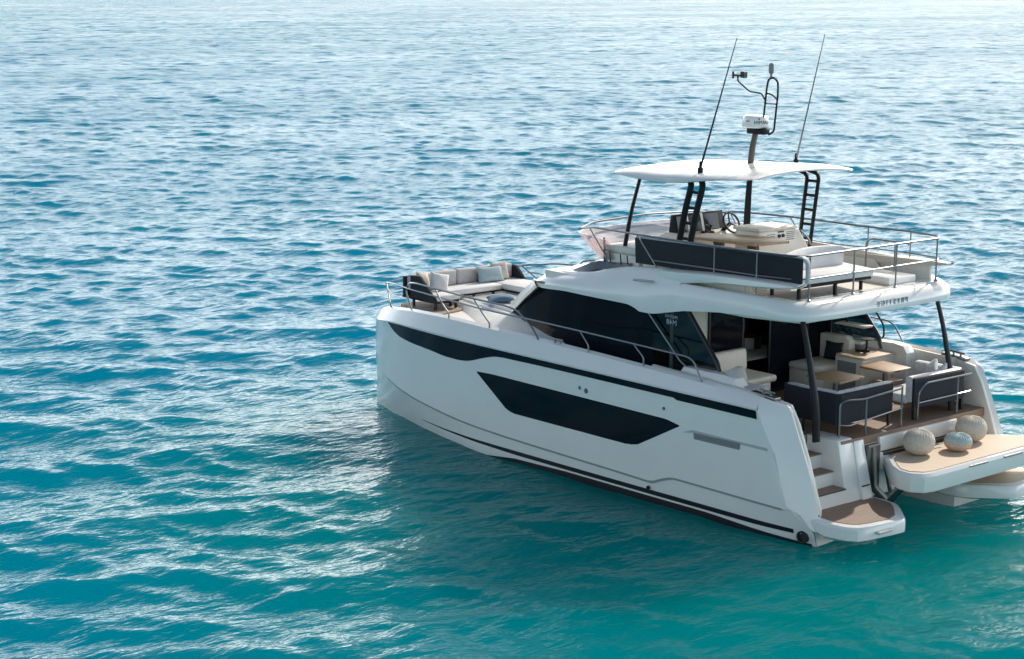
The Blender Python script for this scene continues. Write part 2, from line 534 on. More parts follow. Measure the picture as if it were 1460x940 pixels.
    gl = nn.new("ShaderNodeBsdfGlossy"); gl.inputs["Roughness"].default_value = 0.06
    l.new(bp.outputs["Normal"], gl.inputs["Normal"])
    fr = nn.new("ShaderNodeFresnel"); fr.inputs["IOR"].default_value = 1.333
    l.new(bp.outputs["Normal"], fr.inputs["Normal"])
    # reflectance as seen through a polarising filter (mostly the p component)
    fc = nn.new("ShaderNodeFloatCurve")
    cv = fc.mapping.curves[0]
    pts = POLAR
    cv.points[0].location = pts[0]; cv.points[1].location = pts[-1]
    for p in pts[1:-1]: cv.points.new(*p)
    for p in cv.points: p.handle_type = 'VECTOR'
    fc.mapping.update()
    l.new(fr.outputs[0], fc.inputs["Value"])
    mx = nn.new("ShaderNodeMixShader")
    n4 = nn.new("ShaderNodeTexNoise"); n4.inputs["Scale"].default_value = 0.035; n4.inputs["Detail"].default_value = 3
    l.new(mp3.outputs[0], n4.inputs["Vector"])
    g4 = nn.new("ShaderNodeMapRange"); g4.inputs[1].default_value = 0.3; g4.inputs[2].default_value = 0.7
    g4.inputs[3].default_value = 0.78; g4.inputs[4].default_value = 1.12
    l.new(n4.outputs["Fac"], g4.inputs[0])
    ml = nn.new("ShaderNodeMath"); ml.operation = 'MULTIPLY'
    l.new(fc.outputs[0], ml.inputs[0]); l.new(g4.outputs[0], ml.inputs[1])
    l.new(ml.outputs[0], mx.inputs[0]); l.new(b.outputs[0], mx.inputs[1]); l.new(gl.outputs[0], mx.inputs[2])
    l.new(mx.outputs[0], nn["Material Output"].inputs[0])
    me.materials.append(w)
    o2.data.materials.clear(); o2.data.materials.append(w)
    return o
WATER_NEAR = (0.0, 0.17, 0.172, 1)
WATER_FAR = (0.0, 0.155, 0.245, 1)
RIPPLE = 0.048
SSS, SSS_SCALE = 1.0, 9.0
POLAR = [(0, 0), (.07, .0), (.10, .012), (.13, .03), (.17, .075), (.22, .14), (.30, .27), (.42, .295), (1, .20)]
build_sea()

#=YACHT=
yacht = thing("motor_yacht", "large white twin-hulled motor yacht with flybridge and dark hull windows floating on turquoise sea", "yacht", (6.5, 0, 0))

# ---- hull tables (port side; starboard is the mirror)
YS = ([.7, 1.2, 2, 9, 10, 11, 12, 12.7, 13.3, 13.6, 13.8, 13.95], [2.9, 2.93, 2.95, 2.96, 2.93, 2.84, 2.66, 2.46, 2.2, 2.02, 1.88, 1.76])
YW = ([.7, 1.2, 2, 8, 9, 10, 11, 11.8, 12.7, 13.4, 13.8, 13.95], [2.65, 2.77, 2.86, 2.91, 2.90, 2.80, 2.62, 2.42, 2.20, 2.0, 1.85, 1.76])
YI = ([.7, 3, 11.5, 12.8, 13.5, 13.8, 13.95], [1.05, 1.0, 1.05, 1.2, 1.45, 1.62, 1.74])     # inner side of the hull
ZT = ([1.3, 2, 3, 4.6, 6, 8.7, 10, 11.3, 12.5, 13.2, 13.6, 13.8], [2.27, 2.33, 2.37, 2.41, 2.445, 2.49, 2.50, 2.45, 2.33, 2.21, 2.10, 2.0])
ZC = ([1.2, 3.73, 4.0, 4.33, 4.82, 8.07, 9.21, 10.7, 12.1, 13.2], [.58, .59, .52, .41, .42, .47, .51, .62, .76, .95])
ZK = ([1.2, 9.1, 10.25, 12.1, 13.3], [2.14, 2.14, 2.14, 2.08, 1.93])                           # knuckle over the side windows
def xa(z): return lin(z, ([-.8, 0.42, .63, 1.46, 2.04, 2.2, 2.4], [.72, .72, 1.18, 1.46, 1.82, 1.88, 1.9]))
def xb(z): return lin(z, ([-.8, 0, 1.13, 1.95, 2.2, 2.5], [13.7, 13.94, 13.90, 13.82, 13.6, 13.45]))
def yout(x, z):
    zc = it(x, ZC)
    ys, yw = it(x, YS), it(x, YW)
    if z <= 0: return yw + z * 0.25 * (yw - 1.6) if x < 13.5 else yw
    if z < zc: return yw + (ys - 0.035 - yw) * (z / zc) ** 0.8
    return ys
def hull_rows(sgn):
    """outer shell from waterline to the bulwark cap"""
    N = 90
    rows = []
    spec = [('z', -0.35), ('z', -0.05), ('z', .08), ('z', .16), ('z', .25), ('c', -.06), ('c', -.015), ('c', .0), ('c', .06), ('z', 1.0), ('z', 1.5), ('k', -.25), ('k', -.02), ('k', 0.015), ('t', 0), ('u', 0), ('d', 0)]
    for kind, val in spec:
        row = []
        for i in range(N + 1):
            t = i / N
            t = t + 0.06 * math.sin(2 * math.pi * t) * -0.5 if False else t
            zz = {'z': val, 'c': .58 + val, 'k': 2.14 + val, 't': 2.33, 'u': 2.38, 'd': 2.3}[kind]
            x = xa(zz) + (xb(zz) - xa(zz)) * (1 - (1 - t) ** 1.25)
            zt = it(x, ZT)
            if kind == 'z': z = val; y = yout(x, z)
            elif kind == 'c': z = it(x, ZC) + val; y = yout(x, z)
            elif kind == 'k':
                z = it(x, ZK) + val; y = it(x, YS) + (-0.0 if val < 0 else .012)
            else:
                w = lin(x, ([1.5, 2.2, 12.5, 13.4], [.06, .15, .15, .10]))
                ys = it(x, YS)
                if kind == 't': y, z = ys - w, zt - .035
                elif kind == 'u': y, z = max(ys - w - .10, it(x, YI) + .02), zt
                else: y, z = max(ys - w - .13, it(x, YI) + .01), zt - (.28 if x > 4.9 else lin(x, ([2.1, 4.9], [.9, .5])))
            if x < 2.0 and kind in 'td': pass
            row.append((x, y * sgn, z))
        rows.append(row)
    return rows
for sgn in (1, -1):
    rows = hull_rows(sgn)
    h = MB(); h.grid(rows)
    # inner side of the hull, in the tunnel
    inn = [[(x, it(x, YI) * sgn, z) for x in np.linspace(xa(z), xb(z), 40)] for z in (-.35, 0, .42, .63, 1.2)]
    h.grid(inn)
    # transom under the swim platform
    h.add([(.73, 2.55 * sgn, -.35), (.75, 2.72 * sgn, .3), (.75, 1.05 * sgn, .3), (.73, 1.05 * sgn, -.35), (.73, 2.65 * sgn, 0), ], [(0, 4, 1, 2, 3)])
    # wing that closes the quarter and carries the aft end of the bulwark
    ed = [(xa(z), yout(xa(z), z) * sgn, z) for z in (.28, .63, 1.0, 1.46, 1.8, 2.04, 2.13)]
    ed += [(1.88, 2.89 * sgn, 2.28), (1.90, 2.80 * sgn, 2.33)]
    af = [(lin(z, ([.3, .63, 1.37, 2.12, 2.25], [.66, .72, 1.02, 1.36, 1.43])), 2.66 * sgn, z) for z in (.28, .63, 1.0, 1.40, 1.75, 2.02, 2.14)]
    af += [(1.42, 2.655 * sgn, 2.21), (1.50, 2.64 * sgn, 2.25)]
    inr = [(p[0] + .05, 2.56 * sgn, p[2]) for p in af]
    md = [tuple(a * .35 + b * .65 + c for a, b, c in zip(p, q, (0, .035 * sgn, 0))) for p, q in zip(ed, af)]
    h.grid([ed, md, af, inr])
    fin = [(2.3, 2.56 * sgn, p[2]) for p in af]
    h.grid([inr, fin])
    h.add([ed[-1], md[-1], af[-1], inr[-1], fin[-1], (2.3, 2.70 * sgn, 2.345)], [(0, 1, 2, 3, 4, 5)])
    h.build("hull", M['gel'], yacht, ang=28)
    # antifouling along the waterline
    a = MB()
    bt = []
    for i in range(61):
        x = .80 + (9.6 - .80) * i / 60
        zt = lin(x, ([.8, 3, 6.5, 8, 9, 9.6], [.04, .125, .115, .07, -.05, -.2]))
        bt.append([(x, (yout(x, z) + .006) * sgn, z) for z in np.linspace(-.34, zt, 6)])
    a.grid(bt)
    a.build("bottom_paint", M['antifoul'], yacht)
    # black boot stripe
    a = MB()
    a.grid([[(x, (yout(x, z) + .005) * sgn, z) for z in (lin(x, ([1.1, 2, 8, 11.2], [.175, .165, .145, .205])), lin(x, ([1.1, 2, 8, 11.2], [.25, .25, .225, .215])))] for x in np.linspace(1.1, 11.2, 60)])
    a.build("boot_stripe", M['black'], yacht)
    # long window strip under the gunwale
    UP = ([1.86, 6.47, 9.55, 11, 11.9, 12.51], [2.12, 2.12, 2.12, 2.105, 2.08, 2.035])
    LO = ([1.86, 3.70, 3.78, 6.47, 8.3, 8.55, 8.85, 9.45, 9.75, 10.0, 10.68, 11.4, 11.85, 12.2, 12.51], [1.985, 1.985, 2.015, 2.015, 2.0, 1.98, 1.91, 1.755, 1.735, 1.735, 1.775, 1.80, 1.83, 1.91, 2.03])
    a = MB()
    a.grid([[(x + .02 * (z - 2) / .1 * (x < 1.9), (it(x, YS) + o) * sgn, z) for z, o in ((lin(x, UP) + .004, .001), (lin(x, UP), .007), (it(x, LO), .007), (it(x, LO) - .004, .001))] for x in sorted(list(np.linspace(1.86, 12.51, 120)) + [3.70, 3.78])])
    a.build("gunwale_window", M['hullglass'], yacht)
    # soft crease under the strip at the bow
    # large hull window
    top = ([3.62, 3.94, 8.61, 9.08], [1.545, 1.60, 1.62, 1.60])
    bot = ([3.62, 4.62, 4.78, 4.95, 7.95, 8.10, 8.22, 9.06, 9.08], [1.535, 1.02, .985, .97, .965, .985, 1.03, 1.575, 1.59])
    a = MB()
    a.grid([[(x, (it(x, YS) + o) * sgn, z) for z, o in ((lin(x, top) + .004, .001), (lin(x, top), .006), (lin(x, bot), .006), (lin(x, bot) - .004, .001))] for x in sorted(list(np.linspace(3.62, 9.08, 60)) + [4.62, 4.78, 4.95, 7.95, 8.10, 8.22])])
    a.build("hull_window", M['hullglass'], yacht)
    # engine-room air intake recess near the stern
    a = MB()
    a.prism([(3.55, 1.44), (3.32, 1.525), (1.62, 1.535), (1.60, 1.49), (3.25, 1.485)], 'y', (2.935) * sgn, 2.958 * sgn)
    v = a.build("air_intake", M['groove'], yacht)
    a = MB()
    a.prism([(3.28, 1.485), (2.20, 1.51), (2.22, 1.39), (3.26, 1.375)], 'y', (2.93) * sgn, 2.962 * sgn)
    for k in range(4):
        a.prism([(3.26, 1.40 + k * .023), (2.23, 1.415 + k * .023), (2.23, 1.425 + k * .023), (3.26, 1.41 + k * .023)], 'y', 2.95 * sgn, 2.972 * sgn)
    a.build("grille", M['ventgrey'], v)
    # small through-hull fittings
    for (x, z, r) in ((6.15, 1.78, .035), (5.98, 1.75, .05), (4.0, 1.78, .032), (4.35, .28, .035), (9.75, 1.95, .03)):
        if z > 1.9: continue
        a = MB(); a.lathe((x, 2.955 * sgn, z), [(0, .02 * sgn), (r * .6, .02 * sgn), (r * .62, .008 * sgn), (r, .008 * sgn), (r, -.02 * sgn)], 14, 'y')
        a.build("drain_fitting", M['steeldull'] if z > 1 else M['black'], yacht)
    a = MB(); a.lathe((.93, 2.765 * sgn, .15), [(0, .02 * sgn), (.065, .02 * sgn), (.07, .06 * sgn), (.10, .06 * sgn), (.105, -.05 * sgn)], 22, 'y')
    a.build("exhaust_outlet", M['rubber'], yacht)
    # chine groove line
    a = MB()
    a.grid([[(x, (it(x, YS) + .004 - (.03 if z < 0 else 0)) * sgn, it(x, ZC) + z) for z in (-.045, .004)] for x in np.linspace(1.3, 12.6, 120)])
    a.build("chine_groove", M['groove'], yacht)

# bridge deck between the hulls, fore beam
a = MB()
a.box((1.25, -1.2, .75), (12.9, 1.2, 1.3), .05)
a.box((12.2, -1.9, 1.5), (13.3, 1.9, 2.05), .12)
a.build("bridge_deck", M['gel'], yacht)

# foredeck and side decks
fd = []
for x in np.linspace(4.6, 13.36, 40):
    yi = it(x, YS) - lin(x, ([1.5, 2.2, 12.5, 13.4], [.06, .15, .15, .10])) - .12
    z = lin(x, ([4.6, 8.5, 11, 12.6, 13.4], [2.16, 2.24, 2.26, 2.22, 2.12]))
    fd.append([(x, y, z) for y in np.linspace(-yi, yi, 13)])
a = MB(); a.grid(fd)
a.build("foredeck", M['deck'], yacht)
# foredeck teak well round the lounge
a = MB(); a.prism([(11.45, 2.18), (13.0, 1.80), (13.2, 0), (13.0, -1.8), (11.55, -2.15), (12.2, 0), (11.6, 1.35)], 'z', 2.20, 2.275)
a.build("bow_teak", M['teakbow'], yacht)
# raised sun pad / coach roof forward of the windscreen
a = MB(); a.prism([(9.0, 1.72), (10.9, 1.30), (11.9, 1.02), (12.2, .95), (12.2, -.9), (11.55, -1.05), (10.9, -1.30), (9.0, -1.72)], 'z', 2.2, 2.36, .05, 3)
a.prism([(9.0, 1.55), (10.8, 1.16), (12.1, .85), (12.1, -.85), (10.8, -1.16), (9.0, -1.55)], 'z', 2.35, 2.42, .03, 3)
a.build("coach_roof", M['gel'], yacht)
a = MB()
for sy in (0, 1):
    y0, y1 = (0.01, 1) if sy == 0 else (-1, -0.01)
    a.prism([(9.9, y0 * 1.22), (9.9, y1 * 1.22 if sy == 0 else y1 * .01), (11.2, y1 * .90 if sy == 0 else y1 * .01), (11.2, y0 * .9)][::1] if False else
            ([(9.75, .01), (9.75, 1.25), (10.8, 1.05), (11.2, .85), (11.2, .01)] if sy == 0 else [(9.75, -.01), (9.75, -1.25), (10.8, -1.05), (11.2, -.85), (11.2, -.01)]), 'z', 2.415, 2.48, .03, 3)
a.build("sun_pad", M['whitefab'], yacht)

# ---- cabin: tinted side glass, front screen, coaming
YCAB = ([3.0, 7, 8, 9, 9.5], [2.2, 2.2, 2.10, 1.90, 1.74])
GT = ([3.4, 4.23, 5.12, 5.32, 5.45, 5.67, 6.3, 7.24, 8.18, 8.45, 9.49], [3.45, 3.42, 3.30, 3.30, 3.36, 3.40, 3.40, 3.39, 3.33, 3.27, 2.62])
def cab_side(sgn, x0, x1, zlo, zhi, m, name, n=40, off=0., th=.02):
    a = MB()
    xs = np.linspace(x0, x1, n)
    lean = lambda x, z: .13 * min(1, max(0, (x - 5.05) / .9)) * max(0, (z - 2.35) / 1.0)
    out = [[(x, (lin(x, YCAB) + off - lean(x, z)) * sgn, z) for z in (zlo(x), zhi(x))] for x in xs]
    inn = [[(x, (lin(x, YCAB) + off - th - lean(x, z)) * sgn, z) for z in (zlo(x), zhi(x))] for x in xs]
    a.grid(out); a.grid(inn)
    return a.build(name, m, yacht)
for sgn in (1, -1):
    cab_side(sgn, 5.0, 9.42, lambda x: lin(x, ([5.0, 7.3, 7.5, 9.42], [2.1, 2.1, 2.31, 2.56])), lambda x: lin(x, GT), M['glass'], "side_window", off=.0)
    # glass ends in the dark wing panel with a raked aft edge
    a = MB()
    pol = [(5.05, 3.36), (4.22, 3.42), (3.44, 2.53), (3.40, 2.2), (5.05, 2.2)]
    a.prism(pol, 'y', 2.185 * sgn, 2.20 * sgn)
    a.build("wing_window", M['wingglass'], yacht)
    a = MB()
    a.tube([(4.24, 2.20 * sgn, 3.44), (3.44, 2.20 * sgn, 2.54), (3.34, 2.20 * sgn, 2.30)], .05, 8, .1, flat=(1, .8))
    a.build("wing_frame", M['black'], yacht)
    # A-pillar
    a = MB()
    pts = [(8.42, 2.03, 3.30), (8.95, 1.91, 2.97), (9.47, 1.75, 2.63)]
    rows = []
    for (x, y, z) in pts:
        rows.append([(x - .05, (y + .02) * sgn, z - .035), (x - .02, (y + .035) * sgn, z + .01), (x + .10, (y - .03) * sgn, z + .075), (x + .13, (y - .15) * sgn, z + .05), (x + .02, (y - .12) * sgn, z - .05)])
    a.grid(rows, close_v=True)
    a.build("windscreen_pillar", M['gel'], yacht)
    # handrail on the wing
    a = MB(); a.tube([(5.14, 2.26 * sgn, 3.26), (4.42, 2.27 * sgn, 2.61), (4.30, 2.27 * sgn, 2.49), (4.12, 2.27 * sgn, 2.40), (4.10, 2.25 * sgn, 2.3)], .018, 8, .1)
    a.build("wing_handrail", M['steel'], yacht)
    # bulwark fairing inside the cockpit
    a = MB()
    rows = []
    for x, zt, yo in ((4.14, 2.42, 2.30), (3.6, 2.43, 2.34), (3.1, 2.45, 2.38), (2.85, 2.42, 2.38), (2.75, 2.30, 2.36)):
        rows.append([(x, (yo + .22) * sgn, 2.15), (x, (yo + .15) * sgn, zt - .10), (x, (yo + .03) * sgn, zt), (x, (yo - .18) * sgn, zt), (x, (yo - .22) * sgn, 1.5)])
    a.grid(rows)
    a.grid([rows[-1], [(2.72, p[1], 1.5) for p in rows[-1]]])
    a.build("side_fairing", M['gel'], yacht)
    # sloping cabin skirt that runs forward into the foredeck
    a = MB()
    sk = []
    for x in np.linspace(7.3, 12.0, 48):
        yt = lin(x, ([7.3, 9.45, 10.2, 11.4, 12.0], [2.19, 1.77, 1.50, 1.12, .96]))
        zt_ = lin(x, ([7.3, 7.5, 9.45, 9.7, 10.2, 12.0], [2.24, 2.34, 2.585, 2.50, 2.385, 2.37]))
        zd = lin(x, ([4.6, 8.5, 11, 12.6, 13.4], [2.16, 2.24, 2.26, 2.22, 2.12])) + .004
        w = lin(x, ([7.3, 8.2, 9.5, 10.5, 12.0], [.10, .34, .50, .40, .10]))
        yo = min(yt + w, it(x, YS) - .30)
        sk.append([(x, (yt - .35 if x > 9.4 else yt - .02) * sgn, zt_ - (0 if x > 9.4 else .06)), (x, (yt - .03) * sgn, zt_), (x, (yt + .02) * sgn, zt_ - .012), (x, (yt + (yo - yt) * .5) * sgn, (zt_ + zd) / 2 + .012), (x, yo * sgn, zd)])
    a.grid(sk)
    a.build("cabin_skirt", M['deck'], yacht, ang=50)
# front screen
a = MB()
a.grid([[(8.42 + .02, y * 1.0, 3.30) for y in np.linspace(-2.0, 2.0, 9)], [(9.5 + .25 * (1 - (y / 1.75) ** 2), y, 2.55) for y in np.linspace(-1.74, 1.74, 9)]])
a.build("windscreen", M['glass'], yacht)
# cabin lower front
a = MB()
fr = [[(9.49 + .25 * (1 - (y / 1.75) ** 2), y, z) for y in np.linspace(-1.74, 1.74, 9)] for z in (2.1, 2.57)]
a.grid(fr)
a.build("cabin_front", M['gel'], yacht)

# ---- roof shell and flybridge deck
ZLO = ([1.4, 2.3, 2.95, 4.24, 5.1, 5.3, 5.45, 5.67, 7.24, 8.18, 8.7, 8.95], [3.52, 3.54, 3.52, 3.40, 3.235, 3.235, 3.29, 3.33, 3.33, 3.27, 3.24, 3.25])
YLO = ([1.4, 1.6, 1.9, 2.3, 5.2, 6.5, 7.5, 8.2, 8.7, 8.95], [1.55, 1.85, 2.08, 2.18, 2.24, 2.22, 2.15, 2.0, 1.75, 1.55])
ZUP = ([4.3, 5.0, 5.86, 6.5, 6.89, 7.3, 8.18, 8.68, 8.95], [4.06, 4.04, 3.96, 3.84, 3.74, 3.68, 3.58, 3.44, 3.30])
def roof_section(x):
    zl, yl = it(x, ZLO), it(x, YLO)
    zu = it(x, ZUP)
    yu = lin(x, ([4.3, 7, 8.2, 8.7, 8.95], [2.08, 1.98, 1.78, 1.58, 1.45]))
    h = zu - zl
    q = min(1, max(0, (6.0 - x) / 1.5)); q = q * q * (3 - 2 * q)
    fl = 1.0 if x < 6.4 else max(0, 1 - (x - 6.4) / .5)
    zin = 3.78 * fl + (zu + .03) * (1 - fl)
    yin = (yu - .12) * fl + (yu - .4) * (1 - fl)
    return [(x, 0, zl + .02), (x, yl - .3, zl + .02), (x, yl, zl), (x, yl + .065, zl + .005), (x, yl + .075, zl + .07), (x, yl + .06 + .02 * q, (zl + h * .42) * (1 - q) + (zl + .55 * (3.86 - zl)) * q),
            (x, (yl + (yu - yl) * .45) * (1 - q) + (yl + .045) * q, (zl + h * .72) * (1 - q) + 3.83 * q), (x, yu + .04, zu - .06), (x, yu, zu - .01), (x, yu - .06, zu), (x, yin, zin), (x, yin - .3, zin + (0 if fl > .5 else .03)), (x, 0, zin + (0 if fl > .5 else .05))]
xs = list(np.linspace(4.35, 8.95, 44))
a = MB()
a.grid([roof_section(x) for x in xs])
e = roof_section(8.95)
nose = [(8.99, p[1] * .95, p[2] * .5 + .5 * 3.28) for p in e]
a.grid([e, nose])
a.mirror()
a.build("roof_shell", M['gel'], yacht, ang=50)
# dark raked panel over the front of the flybridge
a = MB()
rows = []
for x, z, y in ((7.75, 3.66, 1.72), (7.45, 3.76, 1.80), (7.1, 3.90, 1.80), (6.9, 3.95, 1.80), (6.55, 3.965, 1.80), (6.0, 3.99, 1.90)):
    rows.append([(x, y + .06, z - .18), (x, y, z - .02), (x, y - .12, z), (x, -y + .12, z), (x, -y, z - .02), (x, -y - .06, z - .18)])
a.grid(rows)
a.build("flybridge_front_panel", M['eyebrow'], yacht, ang=50)
# flybridge aft deck: profile swept round the plan outline
pl = [(6.0, 1.98), (5.5, 2.07), (5.0, 2.16), (4.6, 2.225), (4.2, 2.243), (3.4, 2.22), (2.8, 2.20), (2.35, 2.17), (2.12, 2.10), (1.95, 1.98), (1.85, 1.82), (1.80, 1.60), (1.775, 1.2), (1.76, .6), (1.755, 0)]
pl = pl + [(x, -y) for x, y in pl[::-1][1:]]
rows = []
for i, (x, y) in enumerate(pl):
    p0, p1 = Vector(pl[max(i - 1, 0)]), Vector(pl[min(i + 1, len(pl) - 1)])
    t = (p1 - p0).normalized()
    n = Vector((-abs(t.y), math.copysign(abs(t.x), y)))
    if abs(y) < 1e-6: n = Vector((-1, 0))
    zl = it(x, ZLO)
    k = lin(x, ([1.9, 2.4], [1, 0]))            # 1 on the stern, 0 on the sides
    zt = 3.86 - .03 * k
    pr = [(-.75, zl + .05), (-.35, zl + .03), (.05 + .09 * k, zl - .005), (.08 + .13 * k, zl + .0), (.085 + .135 * k, zl + .05), (.08 + .12 * k, zl + (zt - zl) * .55), (.05 + .04 * k, zt - .04), (.0 + .0 * k, zt), (-.08, zt + .005), (-.12, zt), (-.5, 3.79), (-.9, 3.79)]
    rows.append([(x + n.x * d, y + n.y * d, z) for d, z in pr])
a = MB(); a.grid(rows)
a.build("flybridge_deck", M['gel'], yacht, ang=40)
a = MB()
a.prism([(6.7, -1.9), (6.7, 1.9), (2.4, 1.9), (1.95, 1.55), (1.95, -1.55), (2.4, -1.9)], 'z', 3.62, 3.803)
a.build("flybridge_floor", M['flydeck'], yacht)
a = MB()
a.prism([(8.3, -1.9), (8.3, 1.9), (3.0, 2.0), (2.0, 1.7), (2.0, -1.7), (3.0, -2.0)], 'z', 3.42, 3.60)
a.build("cockpit_ceiling", M['creamgel'], yacht)
for sgn in (1, -1):
    # long wing flange ending in a free tip, with the shadowed recess under it
    a = MB()
    rows = []
    for x, y0, y1, z0, z1 in ((4.9, 1.80, 2.20, 3.80, 4.04), (4.4, 1.80, 2.23, 3.855, 4.065), (3.9, 1.80, 2.24, 3.93, 4.10), (3.4, 1.80, 2.23, 3.97, 4.12), (2.6, 1.80, 2.22, 4.01, 4.14), (2.1, 1.82, 2.20, 4.045, 4.145), (1.85, 1.86, 2.17, 4.075, 4.14), (1.76, 1.92, 2.12, 4.10, 4.13)):
        rows.append([(x, y0 * sgn, z0 + .02), (x, (y1 - .03) * sgn, z0), (x, y1 * sgn, z0 + .03), (x, (y1 - .01) * sgn, z1 - .02), (x, (y1 - .06) * sgn, z1), (x, y0 * sgn, z1 + .01)])
    a.grid(rows, close_v=True)
    n = len(a.v); a.f.append(tuple(range(n - 6, n)))
    a.build("wing_flange", M['gel'] if sgn > 0 else M['beige'], yacht, ang=50)
    # coaming wall behind the recess
    a = MB(); a.prism([(5.2, 3.78), (5.2, 4.0), (4.2, 4.03), (3.3, 4.06), (3.0, 3.78)], 'y', 1.77 * sgn, 1.82 * sgn, .01)
    a.build("coaming", M['creamgel'], yacht)
# oval slot grab on the port roof side
a = MB(); a.tube([(5.45, 2.31, 3.80), (4.98, 2.31, 3.825)], .022, 8, flat=(1.6, 1))
a.build("side_slot", M['groove'], yacht)

# lettering on the stern fascia and on the wing glass
def text_mesh(txt, size, depth, spacing=1.0, mirror=False):
    cu = bpy.data.curves.new("lettering", 'FONT')
    cu.body = txt; cu.size = size; cu.extrude = depth; cu.space_character = spacing
    cu.align_x = 'CENTER'; cu.align_y = 'CENTER'
    cu.resolution_u = 3
    ob = bpy.data.objects.new("lettering", cu)
    S.collection.objects.link(ob)
    bpy.context.view_layer.update()
    me = bpy.data.meshes.new_from_object(ob.evaluated_get(bpy.context.evaluated_depsgraph_get()))
    bpy.data.objects.remove(ob)
    vs = [v.co.copy() for v in me.vertices]; fs = [tuple(p.vertices) for p in me.polygons]
    bpy.data.meshes.remove(me)
    if mirror:
        vs = [Vector((-v.x, v.y, v.z)) for v in vs]; fs = [f[::-1] for f in fs]
    return vs, fs
def lettering(name, txt, size, org, ex, ey, m, parent, depth=.006, spacing=1.0, mirror=True):
    vs, fs = text_mesh(txt, size, depth, spacing, mirror)
    ex, ey = Vector(ex).normalized(), Vector(ey).normalized()
    ez = ex.cross(ey)
    a = MB(); a.add([Vector(org) + ex * v.x + ey * v.y + ez * v.z for v in vs], fs)
    return a.build(name, m, parent, smooth=False)

# ---- cockpit
a = MB()
a.prism([(1.20, -2.52), (1.20, 1.55), (2.0, 1.55), (2.0, 2.5), (4.75, 2.5), (4.75, -2.52)], 'z', 1.36, 1.5, .006, 1)
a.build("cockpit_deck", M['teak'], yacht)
for sgn in (1, -1):
    a = MB()
    a.prism([(4.7, 1.4), (4.7, 2.40), (2.3, 2.32), (1.9, 2.31), (1.9, 1.4)], 'y', 2.50 * sgn, 2.57 * sgn, .01)
    a.prism([(1.9, .45), (1.9, 2.30), (1.48, 2.235), (1.30, 1.95), (1.06, 1.37), (.78, .60), (.78, .45)], 'y', 2.50 * sgn, 2.57 * sgn, .01)
    a.build("bulwark_lining", M['creamgel'], yacht)
# saloon bulkhead with dark sliding panels
a = MB()
a.box((4.55, 1.30, 1.5), (4.63, 2.2, 3.5))
a.box((4.55, -2.33, 1.5), (4.63, -2.06, 3.5))
a.box((4.56, -2.1, 3.25), (4.62, 1.4, 3.5))
a.build("saloon_bulkhead", M['creamgel'], yacht)
for y0, y1, x in ((.37, 1.31, 4.52), (-1.40, -.33, 4.52), (-2.08, -1.36, 4.48)):
    a = MB(); a.box((x, y0, 1.505), (x + .04, y1, 3.32), .008, 1)
    d = a.build("saloon_door", M['glass'], yacht)
    a = MB()
    for (q0, q1) in (((y0, 1.505), (y0 + .045, 3.32)), ((y1 - .045, 1.505), (y1, 3.32)), ((y0, 1.505), (y1, 1.58)), ((y0, 3.25), (y1, 3.32))):
        a.box((x - .008, q0[0], q0[1]), (x + .03, q1[0], q1[1]), .004, 1)
    a.build("door_frame", M['black'], d)
# saloon seen through the open door
a = MB(); a.box((4.66, -2.1, 1.42), (9.2, 2.1, 1.49)); a.build("saloon_floor", M['wood_int'], yacht)
a = MB(); a.box((5.2, -1.9, 1.49), (7.6, -1.25, 2.38), .03)
a.build("galley_counter", M['interiordark'], yacht)
a = MB(); a.box((6.2, .9, 1.49), (8.2, 1.9, 1.95), .08); a.build("saloon_bench", M['interiordark'], yacht)
a = MB(); a.box((7.6, -.9, 1.49), (8.0, -.3, 2.5), .12, 3); a.box((7.5, -.85, 2.4), (7.75, -.35, 2.95), .12, 3)
a.build("helm_seat", M['interiordark'], yacht)
a = MB(); a.box((4.7, -2.1, 3.36), (8.3, 2.1, 3.40)); a.build("saloon_ceiling", M['interior'], yacht)
a = MB(); a.box((5.4, -.95, 2.38), (5.9, -.6, 2.43), .01); a.lathe((5.6, -.8, 2.43), [(0, 0), (.09, 0), (.12, .18), (.08, .3), (0, .32)], 14)
a.tube([(5.5, -.8, 2.1), (5.5, -.8, 2.40)], .3, 10)
a.build("saloon_counter", M['steeldull'], yacht)

# built-in bar unit to starboard
a = MB(); a.prism([(3.05, -1.28), (3.72, -1.28), (3.72, -2.2), (3.05, -2.2)], 'z', 1.5, 2.24, .04, 3)
br = a.build("bar_unit", M['creamgel'], yacht)
a = MB(); a.box((2.98, -2.15, 2.24), (3.66, -1.24, 2.29), .018, 2); a.build("worktop", M['teaklift'], br)
a = MB(); a.box((3.20, -1.275, 1.58), (3.64, -1.262, 2.16), .004, 1); a.build("fridge_door", M['ventgrey'], br)
a = MB(); a.lathe((3.35, -1.75, 2.29), [(.05, 0), (.05, .04), (.02, .06), (.02, .22), (.13, .24), (.14, .26), (0, .27)], 16)
a.tube([(3.45, -1.55, 2.33), (3.2, -1.65, 2.34)], .025, 8); a.tube([(3.32, -1.62, 2.33), (3.18, -1.5, 2.33)], .02, 8)
a.build("mixer_tap", M['darkmetal'], br)
# starboard side counter with the lift-up panel seen against the wing glass
a = MB(); a.box((3.6, -2.45, 2.36), (4.5, -1.9, 2.42), .02); a.build("side_counter", M['creamgel'], yacht)
a = MB(); a.prism([(3.55, 2.68), (4.3, 2.68), (4.2, 2.73), (3.5, 2.73)], 'y', -2.14, -1.90, .015); a.prism([(3.85, 3.0), (4.45, 3.0), (4.4, 3.06), (3.82, 3.06)], 'y', -2.12, -1.75, .015)
a.build("side_shelf", M['cream'], yacht)
